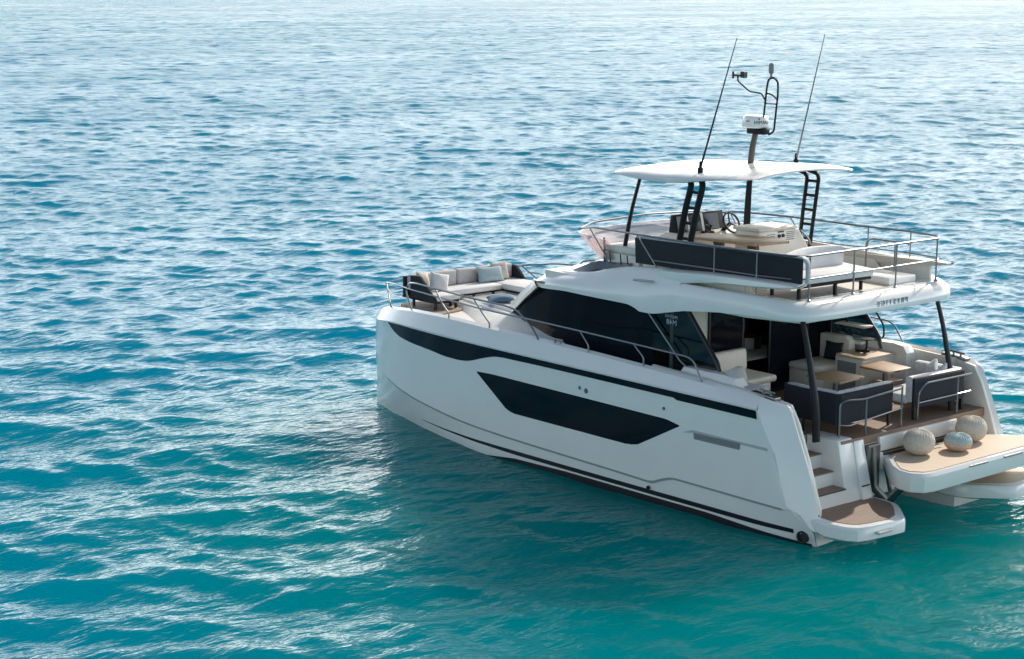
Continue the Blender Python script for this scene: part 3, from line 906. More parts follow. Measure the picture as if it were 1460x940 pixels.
# grab rails by the starboard wing
a = MB()
a.tube([(4.22, -2.05, 2.95), (4.0, -2.05, 2.62), (3.93, -2.05, 2.30)], .016, 8, .1)
a.tube([(3.72, -2.30, 3.10), (3.40, -2.30, 2.73), (3.38, -2.30, 2.50), (3.52, -2.30, 2.44)], .018, 8, .08)
a.build("grab_rail", M['darkmetal'], yacht)

# ---- stern: stair, transom, swim platforms
for sgn, yi in ((1, 1.62), (-1, -2.3)):
    if sgn > 0:
        a = MB()
        for k, (z, x0) in enumerate(((1.25, 1.56), (1.0, 1.28), (.75, 1.0))):
            a.box((x0, 1.60, z - .255 if k < 2 else .47), (2.0, 2.52, z - .022))
        a.box((1.93, 1.60, .47), (2.02, 2.52, 1.49))
        a.build("stair", M['gel'], yacht)
        for z, x0 in ((1.25, 1.54), (1.0, 1.26), (.75, .98)):
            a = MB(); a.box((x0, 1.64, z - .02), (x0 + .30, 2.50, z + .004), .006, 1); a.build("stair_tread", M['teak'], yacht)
    # swim platform
    a = MB()
    rim = [(1.17, 2.86), (.75, 2.76), (.45, 2.76), (.12, 2.72), (-.09, 2.56), (-.20, 1.66), (-.17, 1.50), (.42, .92), (.80, .86), (1.2, .86)]
    low = [(1.17, 2.83), (.78, 2.72), (.5, 2.70), (.2, 2.64), (.06, 2.46), (-.04, 1.72), (.0, 1.60), (.48, 1.06), (.82, 1.0), (1.2, 1.0)]
    rim, low = chaikin(rim, 1), chaikin(low, 1)
    zl = lambda x, y: lin(x, ([.55, 1.17], [.0, .20])) if y > 2.3 else 0
    rows = [[(x, y * sgn, .20 + zl(x, y)) for x, y in low], [(x, y * sgn, .26 + zl(x, y) * .9) for x, y in rim], [(x, y * sgn, .44 + zl(x, y) * .1) for x, y in rim], [(x + (.02 if x < .4 else 0), (y - .025 if y > 2.2 else (y + .02 if y < 1.4 else y)) * sgn, .478) for x, y in rim], [(x + (.06 if x < .4 else 0), (y - .07 if y > 2.2 else (y + .06 if y < 1.4 else y)) * sgn, .485) for x, y in rim]]
    a.grid(rows, close_v=True)
    a.add(rows[0], [tuple(range(len(rim)))]); a.add(rows[-1], [tuple(range(len(rim)))])
    sp = a.build("swim_platform", M['gel'], yacht, ang=30)
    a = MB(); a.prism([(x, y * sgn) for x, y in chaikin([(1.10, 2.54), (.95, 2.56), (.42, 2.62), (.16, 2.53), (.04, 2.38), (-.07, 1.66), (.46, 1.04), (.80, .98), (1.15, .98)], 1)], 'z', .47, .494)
    a.build("platform_teak", M['teak'] if sgn > 0 else M['teaklift'], sp)  # same teak on both sides; starboard coloured paler to look sunlit
    a = MB()
    a.box((-.215, 1.9 * sgn, .34), (-.12, 2.25 * sgn, .38), .01, 1)
    a.build("step_slot", M['groove'], sp)
# folded cleat on the port platform
a = MB(); a.tube([(.98, 2.66, .50), (.70, 2.66, .53)], .02, 8); a.tube([(.90, 2.66, .47), (.90, 2.66, .53)], .02, 8); a.tube([(.78, 2.66, .47), (.78, 2.66, .53)], .02, 8)
a.build("platform_cleat", M['steel'], yacht)
# transom and pillar beside the stair
a = MB()
a.prism([(1.26, .40), (1.26, 1.37), (1.215, 1.37), (1.215, .40)], 'y', -2.4, 1.0)
a.prism([(1.9, .45), (1.9, 1.52), (1.23, 1.52), (1.20, 1.45), (.98, .47), (1.2, .42)], 'y', 1.24, 1.62, .02, 2)
a.prism([(1.25, .45), (1.25, 1.48), (1.19, 1.46), (1.10, 1.1), (.93, .47)], 'y', .96, 1.235, .03, 2)
a.build("transom", M['gel'], yacht)
a = MB(); a.box((.985, 1.0, .70), (1.05, 1.21, .725), .004, 1)
a.prism([(1.08, 1.12), (1.05, 1.0), (1.12, 1.0), (1.15, 1.12)], 'y', 1.05, 1.09) if False else None
a.build("transom_slot", M['black'], yacht)
a = MB(); a.box((1.15, -1.62, 1.185), (1.232, .58, 1.44), .02, 2)
a.build("transom_locker", M['gel'], yacht)
a = MB(); a.box((1.10, -2.2, 1.115), (1.225, .50, 1.16), .006, 1)
a.build("transom_step", M['teak'], yacht)
# lift mechanism
for pth, r in (([(1.14, .80, 1.30), (1.08, .80, .62), (.90, .62, .36), (.62, .50, .75)], .055), ([(1.1, .45, .95), (.95, .50, .55), (.80, .62, .40)], .035), ([(1.0, -1.60, .36), (1.0, -1.80, -.1)], .05), ([(1.15, -1.35, 1.0), (.95, -1.55, .5)], .05)):
    a = MB(); a.tube(pth, r, 8, .06, flat=(1, 1.6)); a.build("lift_arm", M['steeldull'], yacht)
a = MB(); a.box((1.10, .60, .55), (1.20, .95, 1.35), .02, 1); a.build("lift_housing", M['steeldull'], yacht)
# raised bathing platform
a = MB()
LP = [(1.18, .36), (.63, .88), (.36, 1.04), (.12, 1.06), (-.06, .92), (-.11, .70), (-.10, -.45), (-.09, -2.03), (-.09, -2.75), (.02, -2.95), (.20, -2.98), (.45, -2.75), (.91, -2.28), (1.14, -1.95), (1.16, -1.0)]
c0 = Vector((.5, -.95))
def off(p, d):
    v = Vector(p) - c0
    return (c0.x + v.x * (1 - d / max(abs(v.x), .3)), c0.y + v.y * (1 - d / max(abs(v.y), .6)))
rows = [[(*off(p, .10), .74) for p in LP], [(*off(p, .0), .775) for p in LP], [(*off(p, -.03), .93) for p in LP], [(*off(p, -.03), 1.045) for p in LP], [(*off(p, .01), 1.095) for p in LP]]
a.grid(rows, close_v=True)
a.add(rows[0], [tuple(range(len(LP)))]); a.add(rows[-1], [tuple(range(len(LP)))])
lp = a.build("bathing_platform", M['gel'], yacht, ang=35)
a = MB(); a.prism([off(p, .085) for p in LP], 'z', 1.09, 1.108)
a.build("platform_teak", M['teaklift'], lp)
for y0 in (-.75, -1.75):
    a = MB(); a.box((-.155, y0, 1.035), (-.06, y0 + .52, 1.062), .008, 1)
    a.build("recessed_handle", M['steeldull'], lp)
a = MB(); a.prism([(.72, 1.24), (.30, 1.10), (.24, .76), (.60, .88)], 'x', 1.13, 1.19, .012, 1)
hb = a.build("hinge_bracket", M['gel'], lp)
for y in (.98, 1.08):
    a = MB(); a.lathe((1.13, y, 1.02), [(0, -.012), (.022, -.012), (.024, 0)], 12, 'x')
    a.build("bolt_head", M['black'], hb)
# starboard hull below the platforms is built with the hull mirror
#=TOP=
# ---- flybridge: dark side panels, windshield, helm, wet bar
for sgn in (1, -1):
    a = MB()
    if sgn > 0:
        a.prism([(5.75, 4.04), (5.78, 4.50), (1.84, 4.575), (1.84, 4.13), (2.6, 4.10)], 'y', 1.93, 1.99, .012, 2)
        sb = a.build("side_panel", M['darkfab'], yacht)
        a = MB(); a.tube([(5.78, 1.90, 4.50), (1.86, 1.90, 4.578), (1.80, 1.86, 4.50), (1.80, 1.85, 4.16)], .05, 8, .06, flat=(1.3, .7))
        a.build("panel_trim", M['greytrim'], sb)
    else:
        a.prism([(6.9, 3.75), (6.9, 4.25), (2.1, 4.12), (2.1, 3.75)], 'y', -1.95, -1.88, .012, 2)
        a.build("side_panel", M['creamgel'], yacht)
# tinted windscreen, raked, round the front
scr_lo = [(6.45, 1.86, 4.0), (6.85, 1.84, 3.97), (7.0, 1.6, 3.96), (7.05, .8, 3.96), (7.06, 0, 3.96)]
scr_hi = [(6.6, 1.92, 4.36), (7.40, 1.90, 4.42), (7.58, 1.62, 4.43), (7.62, .8, 4.44), (7.63, 0, 4.44)]
scr_lo += [(x, -y, z) for x, y, z in scr_lo[::-1][1:]]; scr_hi += [(x, -y, z) for x, y, z in scr_hi[::-1][1:]]
a = MB()
a.grid([scr_lo, scr_hi])
inn_hi = [(x - .02, y * .985, z) for x, y, z in scr_hi]; inn_lo = [(x - .02, y * .985, z) for x, y, z in scr_lo]
a.grid([scr_hi, inn_hi, inn_lo])
a.build("flybridge_windscreen", M['flyglass'], yacht)
for x, y, h, r in ((6.55, 1.84, .2, .012), (6.25, 1.86, .2, .012), (6.05, 1.88, .2, .012), (6.75, 1.80, .45, .02)):
    a = MB(); a.tube([(x, y, 3.93), (x + .02, y + .01, 3.93 + h)], r, 6)
    a.build("screen_bracket", M['darkmetal'], yacht)
# helm console to starboard of the centreline
a = MB()
a.prism([(6.9, 3.79), (6.95, 4.15), (6.4, 4.42), (6.1, 4.42), (5.62, 4.38), (5.60, 3.79)], 'y', -1.35, .60, .04, 3)
hc = a.build("helm_console", M['creamgel'], yacht)
a = MB()
a.prism([(6.12, 4.40), (6.21, 4.76), (6.32, 4.75), (6.36, 4.40)], 'y', -.80, .52, .015, 2)
a.build("instrument_cowl", M['darkmetal'], hc)
for y0, y1 in ((.24, .50), (-.14, .18), (-.63, -.22)):
    a = MB(); a.prism([(6.112, 4.43), (6.188, 4.725), (6.205, 4.72), (6.13, 4.425)], 'y', y0, y1)
    a.build("display", M['screen'], hc)
for y0, y1 in ((.19, .23), (-.21, -.15)):
    a = MB(); a.prism([(6.10, 4.41), (6.195, 4.755), (6.21, 4.75), (6.12, 4.41)], 'y', y0, y1)
    a.build("console_trim", M['creamgel'], hc)
a = MB()
cy, cx, cz = -.55, 5.74, 4.58
ring = []
tl = R(62)
for k in range(28):
    t = 2 * math.pi * k / 28
    ring.append((cx + .20 * math.sin(t) * math.cos(tl), cy + .20 * math.cos(t), cz + .20 * math.sin(t) * math.sin(tl)))
a.tube(ring, .022, 8, closed=True)
for t in (R(90), R(210), R(330)):
    a.tube([(cx + .05, cy, cz - .03), (cx + .2 * math.sin(t) * math.cos(tl), cy + .2 * math.cos(t), cz + .2 * math.sin(t) * math.sin(tl))], .016, 6)
a.tube([(cx + .03, cy, cz - .02), (cx + .25, cy, cz - .2)], .04, 10)
a.build("steering_wheel", M['black'], hc)
for yy in (-.10, .02):
    a = MB(); a.prism([(5.78, 4.40), (5.80, 4.45), (5.95, 4.45), (5.98, 4.40)], 'y', yy - .05, yy + .05, .01, 1)
    a.tube([(5.88, yy, 4.44), (5.84, yy, 4.57)], [.014, .024], 8)
    a.build("throttle_lever", M['black'], hc)
# helm seat / wet bar block
a = MB()
a.prism([(-1.42, 3.79), (-1.40, 4.18), (-1.22, 4.42), (-1.10, 4.56), (.0, 4.56), (.0, 3.79)], 'x', 4.55, 5.15, .035, 3)
wb = a.build("wet_bar", M['creamgel'], yacht)
a = MB(); a.prism([(4.53, .02), (5.2, .02), (5.2, -1.06), (4.53, -1.06)], 'z', 4.555, 4.62, .028, 3)
a.build("bar_lid", M['cream'], wb)
for y0, y1, zz in ((-.44, -.22, 4.34), (-.98, -.76, 4.36)):
    for k in range(5):
        a = MB(); a.box((4.542, y0, zz + k * .036), (4.551, y1, zz + .014 + k * .036)); a.build("vent_slat", M['ventgrey'], wb)
a = MB(); a.box((4.62, -.004, 4.36), (5.0, .006, 4.40)); a.build("bar_badge", M['ventgrey'], wb)
for y in (-.55, -.66):
    a = MB(); a.lathe((4.55, y, 4.45), [(0, -.03), (.03, -.03), (.034, 0)], 12, 'x'); a.build("control_knob", M['black'], wb)
a = MB(); a.box((4.535, -.68, 4.515), (4.552, -.52, 4.54), .004, 1); a.build("bar_handle", M['black'], wb)
a = MB(); a.tube([(4.50, -1.10, 4.52), (4.46, -1.28, 4.36), (4.46, -1.36, 4.22)], .02, 8, .05); a.build("bar_grab_rail", M['steel'], wb)
# ---- hardtop
HT = []
def ht_plan(x):   # half width
    return lin(x, ([3.5, 3.6, 3.75, 5.2, 6.2, 6.8, 7.0, 7.08], [1.30, 1.46, 1.55, 1.64, 1.58, 1.46, 1.36, 1.20]))
def ht_z(x):      # underside of the edge
    return it(x, ([3.5, 4.2, 5.1, 5.8, 6.5, 7.08], [5.70, 5.645, 5.53, 5.50, 5.515, 5.54]))
a = MB()
rows = []
for x in list(np.linspace(3.5, 7.08, 34)):
    w = ht_plan(x); z = ht_z(x)
    th = lin(x, ([3.5, 3.62, 4.2, 5.2, 6.3, 7.0, 7.08], [.02, .035, .06, .13, .11, .045, .02]))
    cr = lin(x, ([3.5, 3.9, 5.5, 6.6, 7.08], [.08, .15, .16, .12, .05]))
    top = [(x, w * k, z + th + cr * (1 - k ** 2.2)) for k in (0, .3, .6, .8, .92)]
    top = top + [(x, w - .03, z + th * .9), (x, w, z + th * .55), (x, w - .01, z + th * .15), (x, w - .05, z)]
    bot = [(x, w - .22, z + .02), (x, w * .5, z + .06), (x, 0, z + .08)]
    rows.append(top + bot)
a.grid(rows)
a.add(rows[0], [tuple(range(len(rows[0])))]); a.add(rows[-1], [tuple(range(len(rows[0])))])
a.mirror()
a.build("hardtop", M['gel'], yacht, ang=45)
a = MB(); a.prism([(4.15, .85), (5.3, 1.1), (5.3, .5), (4.5, .35)], 'z', 5.83, 5.84) if False else None
for sgn in (1, -1):
    a = MB(); a.tube([(6.15, 1.50 * sgn, 5.56), (6.28, 1.60 * sgn, 4.9), (6.40, 1.70 * sgn, 3.90)], [.055, .062, .07], 10, .3, flat=(1, .6))
    a.build("hardtop_pillar", M['darkmetal'], yacht)
    a = MB()
    p1 = [(4.95, 1.45 * sgn, 5.60), (4.78, 1.58 * sgn, 5.52), (4.88, 1.63 * sgn, 5.05), (5.05, 1.70 * sgn, 3.95)]
    p2 = [(4.68, 1.45 * sgn, 5.62), (4.50, 1.58 * sgn, 5.54), (4.60, 1.63 * sgn, 5.05), (4.79, 1.70 * sgn, 3.95)]
    a.tube(p1, .058, 10, .12, flat=(1, .65)); a.tube(p2, .058, 10, .12, flat=(1, .65))
    for z in (5.40, 5.12, 4.84, 4.56, 4.28):
        x1 = lin(z, ([3.95, 5.05, 5.52], [5.05, 4.88, 4.78])); y1 = lin(z, ([3.95, 5.05, 5.52], [1.70, 1.63, 1.58])) * sgn
        a.tube([(x1, y1, z), (x1 - .27, y1, z)], .028, 8)
    a.build("ladder_pillar", M['darkmetal'], yacht)
    # whip antennas
    a = MB()
    top = (4.05, 1.30, 8.13) if sgn > 0 else (4.26, -1.30, 8.15)
    a.tube([(4.84, 1.30 * sgn, 5.80), top], [.02, .016, .007], 8)
    an = a.build("whip_antenna", M['darkmetal'] if sgn > 0 else M['steeldull'], yacht)
    a = MB(); a.lathe((4.84, 1.30 * sgn, 5.70), [(0.05, 0), (.05, .10), (.03, .12), (.028, .22), (0, .23)], 12)
    a.build("antenna_base", M['darkmetal'], an)
# rear edge trim plates on the hardtop
a = MB(); a.prism([(5.2, 1.05), (4.45, .55), (4.45, .52), (5.25, 1.02)], 'z', 5.80, 5.86) if False else None
# mast
a = MB(); a.tube([(4.82, 0, 5.75), (4.78, 0, 6.1), (4.70, 0, 6.44)], [.075, .07, .065], 10, flat=(1.0, .62))
ms = a.build("mast", M['bronze'], yacht)
a = MB(); a.box((4.45, -.10, 6.36), (4.86, .10, 6.47), .03, 2); a.build("mast_head", M['darkmetal'], ms)
a = MB()
a.lathe((4.72, 0, 6.475), [(0, 0), (.22, 0), (.245, .02), (.25, .05), (.225, .195), (.19, .22), (0, .222)], 32)
a.build("radar_dome", M['gel'], ms)
# loop frame with lamp, wind sensor on its arm
a = MB()
a.tube([(4.50, .02, 6.40), (4.52, .02, 6.60), (4.46, .02, 7.20), (4.44, .0, 7.36), (4.36, -.03, 7.40), (4.27, -.06, 7.33), (4.26, -.06, 7.10), (4.31, -.06, 6.62), (4.33, -.06, 6.42), (4.42, -.02, 6.36)], .018, 8, .07)
a.tube([(4.47, .02, 6.92), (4.29, -.06, 6.92)], .012, 6)
a.tube([(4.49, .02, 6.98), (4.58, .02, 7.10), (4.85, .04, 7.12), (5.14, .05, 7.30), (5.14, .05, 7.38)], .014, 8, .05)
a.tube([(4.28, -.06, 7.0), (4.36, -.02, 7.09), (4.50, 0, 7.11)], .014, 8, .05)
a.build("antenna_frame", M['darkmetal'], ms)
a = MB(); a.lathe((4.40, -.02, 7.39), [(0, 0), (.02, 0), (.02, .06), (.045, .08), (.05, .22), (.03, .26), (0, .265)], 14)
a.build("anchor_light", M['ventgrey'], ms)
a = MB()
a.lathe((5.14, .05, 7.36), [(.02, 0), (.02, .05), (.015, .06)], 10)
a.box((4.99, .03, 7.38), (5.27, .07, 7.42), .01, 1); a.box((4.96, -.02, 7.36), (5.05, .10, 7.48), .015, 1)
a.lathe((5.26, .05, 7.40), [(0, -.06), (.02, -.06), (.02, .07), (0, .07)], 10)
a.build("wind_sensor", M['black'], ms)
# dark reading on the radar
view2 = Vector((CAM.x, CAM.y, 0)) - Vector((4.72, 0, 0)); view2.z = 0; view2.normalize()
side2 = Vector((-view2.y, view2.x, 0))
def dome_text(txt, size, ang0, z):
    vs, fs = text_mesh(txt, size, .003, 1.0, True)
    a = MB(); q = []
    base = math.atan2(view2.y, view2.x)
    for v in vs:
        t = base + ang0 + v.x / .24
        rr_ = .25 - (z + v.y - 6.525) * .172 + v.z + .002
        q.append((4.72 + rr_ * math.cos(t), rr_ * math.sin(t), z + v.y))
    a.add(q, fs)
    return a
dome_text("GARMIN", .085, .55, 6.58).build("radar_lettering", M['black'], ms, smooth=False)
a = MB()
base = math.atan2(view2.y, view2.x)
q = []
for t, z in ((.20, 6.63), (.34, 6.63), (.27, 6.675)):
    rr_ = .25 - (z - 6.525) * .172 + .004
    q.append((4.72 + rr_ * math.cos(base + t), rr_ * math.sin(base + t), z))
a.add(q, [(0, 1, 2)]); a.build("radar_mark", M['black'], ms, smooth=False)
dome_text("18HD", .035, -.62, 6.60).build("radar_lettering", M['ventgrey'], ms, smooth=False)

# ---- lettering
lettering("stern_lettering", "PRESTIGE", .14, (1.55, -.12, 3.665), (0, -1, 0), (-.06, 0, .99), M['letter'], yacht, .012, 1.55)
lettering("glass_lettering", "PRESTIGE", .075, (4.60, 2.206, 3.235), (-1, 0, -.03), (0, 0, 1), M['printed'], yacht, .002, 1.0)
lettering("glass_lettering", "M48", .14, (4.59, 2.206, 3.13), (-1, 0, -.03), (0, 0, 1), M['printed'], yacht, .002, 1.05)

# ---- guard rails
def rails(name, paths, r, m, parent=None, fil=.06, seg=8):
    a = MB()
    for p in paths:
        rad = r
        if isinstance(p, tuple): p, rad = p
        a.tube(p, rad, seg, fil)
    return a.build(name, m, parent or yacht)
def sheer_in(x): return it(x, YS) - lin(x, ([1.5, 2.2, 12.5, 13.4], [.06, .15, .15, .10])) - .05
for sgn in (1, -1):
    y = lambda x, o=0: (sheer_in(x) - o) * sgn
    zt = lambda x: it(x, ZT)
    # upper bow rail, ends in loops
    rails("bow_rail", [[(11.75, y(11.75, .02), zt(11.75)), (12.05, y(12.05, .04), 2.75), (11.9, y(11.9, .04), 2.93), (11.5, y(11.5), 2.985), (10.8, y(10.8), 2.985), (9.5, y(9.5), 2.965), (8.5, y(8.5), 2.96), (8.15, y(8.15), 2.92), (7.75, y(7.75), 2.70), (7.5, y(7.5, -.02), zt(7.5) - .02)]], .019, M['steel'], fil=.16)
    rails("mid_rail", [[(13.35, y(13.35, .10), 2.70), (12.6, y(12.6, .03), 2.80), (11.7, y(11.7), 2.82), (9.25, y(9.25), 2.80), (7.7, y(7.7), 2.79), (6.4, y(6.4), 2.775), (5.0, y(5.0), 2.75), (3.66, y(3.66), 2.725), (3.50, y(3.50), 2.67), (3.28, y(3.28, -.02), 2.34)]], .017, M['steel'], fil=.14)
    for x0, x1 in ((10.75, 10.22), (9.45, 8.92)):
        rails("rail_post", [[(x0, y(x0), 2.98), ((x0 + x1) / 2 - .05, y(x1), 2.70), (x1, y(x1, -.02), 2.56), (x1, y(x1, -.02), 2.46)]], .016, M['steel'], fil=.06)
    for x0, x1, zz in ((6.37, 6.12, 2.775), (4.98, 4.70, 2.75)):
        rails("rail_post", [[(x0, y(x0), zz), (x1, y(x1, -.02), 2.55), (x1, y(x1, -.02), 2.40)]], .015, M['steel'], fil=.05)
    rails("pulpit_post", [[(13.35, y(13.35, .10), 2.70), (13.0, y(13.0, .06), 2.40), (12.85, y(12.85, .04), 2.27)], ([(13.22, y(13.22, .1), 2.56), (12.7, y(12.7, .05), 2.52), (11.95, y(11.95, .03), 2.60)], .012)], .017, M['steel'])
    rails("mooring_cleat", [[(7.15, y(7.15, .02), 2.52), (6.85, y(6.85, .02), 2.52)], [(7.07, y(7.07, .02), 2.43), (7.07, y(7.07, .02), 2.52)], [(6.93, y(6.93, .02), 2.43), (6.93, y(6.93, .02), 2.52)]], .018, M['steel'], fil=0)
    rails("stern_cleat", [[(2.10, 2.62 * sgn, 2.41), (1.78, 2.62 * sgn, 2.39)], [(2.02, 2.62 * sgn, 2.30), (2.02, 2.62 * sgn, 2.41)], [(1.86, 2.62 * sgn, 2.28), (1.86, 2.62 * sgn, 2.40)]], .02, M['steel'], fil=0)
    a = MB(); a.box((1.70, 2.55 * sgn, 2.285), (2.25, 2.70 * sgn, 2.345), .012, 2, tilt=('Y', -.06)); a.build("fairlead_plate", M['steel'], yacht)
    # aft deck posts carrying the flybridge overhang
    a = MB(); a.tube([(1.90, 1.84 * sgn, 3.54), (1.74, 1.86 * sgn, 3.05), (1.58, 1.87 * sgn, 2.40), (1.50, 1.87 * sgn, 2.0), (1.48, 1.87 * sgn, 1.5)], [.055, .06, .075, .08, .08], 10, .3, flat=(1, .6))
    a.build("deck_post", M['darkmetal'], yacht)
    # flybridge side rail
    ys = 2.10 * sgn
    rails("flybridge_rail", [[(7.35, 1.85 * sgn, 4.50), (6.9, 1.95 * sgn, 4.57), (5.6, 2.09 * sgn, 4.585), (3.7, ys, 4.585), (2.7, ys, 4.60), (2.0, 1.98 * sgn, 4.60), (1.85, 1.78 * sgn, 4.60), (1.85, 0, 4.60)],
          ([(5.2, 2.08 * sgn, 4.16), (3.7, ys, 4.19), (2.7, ys, 4.20), (2.0, 1.98 * sgn, 4.21), (1.85, 1.78 * sgn, 4.21), (1.85, 0, 4.21)], .013)], .018, M['steel'], fil=.14)
    for x in (3.70, 2.72):
        rails("rail_post", [[(x, ys, 4.59), (x, ys, 3.84)]], .013, M['steel'])
    rails("rail_post", [[(5.62, 2.09 * sgn, 4.585), (5.2, 2.08 * sgn, 4.14), (5.14, 2.06 * sgn, 4.03)]], .014, M['steel'])
    rails("rail_post", [[(7.05, 1.92 * sgn, 4.55), (6.62, 1.90 * sgn, 4.05), (6.6, 1.88 * sgn, 3.95)]], .014, M['steel'])
    for y0 in (1.74, .58):
        rails("rail_post", [[(1.86, y0 * sgn, 4.60), (1.86, y0 * sgn, 3.80)]], .016, M['steel'])
        a = MB(); a.lathe((1.86, y0 * sgn, 3.83), [(.035, -.02), (.035, .02), (.018, .03), (.016, .10)], 12); a.build("post_foot", M['steel'], yacht)
rails("pulpit_rail", [[(13.35, (sheer_in(13.35) - .1), 2.70), (13.45, 1.2, 2.74), (13.48, 0, 2.76), (13.45, -1.2, 2.74), (13.35, -(sheer_in(13.35) - .1), 2.70)],
      ([(13.22, 1.78, 2.56), (13.30, 0, 2.60), (13.22, -1.78, 2.56)], .012)], .017, M['steel'], fil=.25)
rails("flybridge_front_rail", [[(7.35, 1.85, 4.50), (7.5, 1.45, 4.56), (7.55, 0, 4.60), (7.5, -1.45, 4.56), (7.35, -1.85, 4.50)]], .018, M['steel'], fil=.25)
# inner stair rail to starboard on the flybridge
rails("stair_rail", [[(3.3, -1.55, 3.8), (3.3, -1.55, 4.40), (3.2, -1.55, 4.46), (2.35, -1.50, 4.48), (2.3, -1.5, 4.46)], [(2.62, -1.52, 3.8), (2.62, -1.52, 4.47)]], .016, M['steel'], fil=.08)
# stair hatch with white lid
a = MB(); a.prism([(2.15, -.78), (2.15, -1.55), (3.1, -1.6), (3.1, -.80)], 'z', 3.80, 3.93, .02, 2); a.build("stair_hatch", M['gel'], yacht)
# gangway rails across the cockpit stern
rails("stern_rail", [[(1.36, 1.42, 1.5), (1.36, 1.42, 2.12), (1.30, 1.28, 2.165), (1.28, .9, 2.13), (1.27, -.14, 2.18)], [(1.27, -.14, 2.22), (1.27, -.14, 1.5)], ([(1.36, 1.42, 1.74), (1.30, 1.25, 1.71), (1.27, -.14, 1.83)], .014), [(1.28, .82, 2.14), (1.28, .82, 1.5)]], .018, M['steel'], fil=.08)
rails("stern_rail", [[(1.36, -.72, 1.5), (1.33, -.70, 2.02), (1.30, -.84, 2.17), (1.25, -2.12, 2.18)], ([(1.34, -.72, 1.82), (1.25, -2.12, 1.86)], .014), [(1.28, -1.76, 2.17), (1.28, -1.76, 1.5)]], .018, M['steel'], fil=.10)

#=FURNITURE=
# ------------------------------------------------------------------ loose things
def cushion(lo, hi, bev=.05, **k):
    a = MB(); a.box(lo, hi, bev, 3, **k); return a
def pillow(name, c, w, h, t, m, label, rot, group=None, axis_up=True):
    """square scatter pillow: pinched corners, puffed middle. rot = Matrix 3x3"""
    n = 13
    a = MB()
    front, back = [], []
    for i in range(n):
        u = -1 + 2 * i / (n - 1)
        rf, rb = [], []
        for j in range(n):
            v = -1 + 2 * j / (n - 1)
            puff = ((1 - u ** 2) * (1 - v ** 2)) ** .42
            sx = 1 - .10 * (1 - v * v) * abs(u) ** 3
            sy = 1 - .10 * (1 - u * u) * abs(v) ** 3
            wr = .06 * math.sin(5 * u + 3 * v) * (1 - u * u)
            p = Vector((u * w / 2 * sx, v * h / 2 * sy, 0))
            rf.append(rot @ (p + Vector((0, 0, t / 2 * (puff + wr * puff)))) + Vector(c))
            rb.append(rot @ (p - Vector((0, 0, t / 2 * puff))) + Vector(c))
        front.append(rf); back.append(rb)
    a.grid(front); a.grid(back, flip=True)
    o = a.build(name, m, None, ang=80)
    return tag(o, label, "pillow", group or ("scatter pillows on the foredeck" if name == "scatter_pillow" else "pillows on the cockpit seats"))
def rotm(az, tilt, roll=0):
    return (Matrix.Rotation(az, 3, 'Z') @ Matrix.Rotation(tilt, 3, 'Y') @ Matrix.Rotation(roll, 3, 'Z'))

# foredeck lounge
sofa = thing("lounge_sofa", "U-shaped foredeck lounge sofa with pale cushions and charcoal shell on the bow teak", "sofa", (12.4, 0, 2.275))
a = MB()
a.prism([(12.72, 2.46), (12.72, 2.92), (12.40, 2.93), (11.90, 2.50), (11.90, 2.44), (12.72, 2.44)], 'y', 1.70, 1.77, .01, 1)
a.box((12.98, -1.20, 2.44), (13.05, 1.72, 2.86), .01, 1)
a.prism([(13.0, 2.46), (13.0, 2.86), (12.72, 2.85), (12.42, 2.57), (12.42, 2.46)], 'y', -1.26, -1.18, .01, 1)
a.box((11.86, 1.12, 2.41), (12.75, 1.75, 2.455), .01, 1); a.box((12.3, -1.25, 2.41), (13.03, 1.75, 2.455), .01, 1); a.box((10.9, -1.25, 2.41), (12.4, -.42, 2.455), .01, 1)
a.build("shell", M['darkfab'], sofa)
cushion((11.84, 1.10, 2.455), (12.52, 1.70, 2.58), .04).build("seat_cushion", M['whitefab'], sofa)
cushion((12.24, -.40, 2.455), (12.86, 1.10, 2.58), .04).build("seat_cushion", M['whitefab'], sofa)
cushion((10.9, -1.22, 2.455), (12.86, -.41, 2.58), .04).build("seat_cushion", M['whitefab'], sofa)
for y0, y1 in ((1.02, 1.68), (.42, 1.01), (-.18, .41), (-.68, -.19), (-1.17, -.69)):
    a = cushion((12.80, y0, 2.57), (12.97, y1, 2.90), .05); a.build("back_cushion", M['greyfab'], sofa)
for x, y in ((12.66, 1.72), (11.92, 1.72), (12.1, 1.18), (11.92, 1.18), (12.5, .2), (12.5, -.35), (11.3, -.5), (12.9, -1.15)):
    a = MB(); a.box((x - .025, y - .025, 2.275), (x + .025, y + .025, 2.42), .005, 1); a.build("leg", M['black'], sofa)
view_az = math.atan2(CAM.y - 0, CAM.x - 12)
pillow("scatter_pillow", (12.62, 1.50, 2.78), .42, .42, .16, M['sandfab'], "sand pillow in the port corner of the foredeck sofa behind a paler one", rotm(R(200), R(72), R(80)))
pillow("scatter_pillow", (12.42, 1.22, 2.76), .44, .42, .16, M['whitefab'], "off-white pillow tilted before the sand pillow at the port end of the bow sofa", rotm(R(165), R(62), R(75)))
pillow("scatter_pillow", (12.64, -.38, 2.74), .36, .70, .18, M['bluefab'], "large blue-grey oblong pillow leaning on the foredeck sofa back", rotm(R(175), R(68), 0))
pillow("scatter_pillow", (12.74, -.74, 2.77), .42, .44, .15, M['sandfab'], "beige pillow peeking out behind the large blue-grey oblong pillow", rotm(R(170), R(75), R(4)))
pillow("scatter_pillow", (11.0, .72, 2.545), .60, .62, .16, M['deepblue'], "slate blue pillow lying flat on the white foredeck sun pad", rotm(R(25), R(4), R(30)))

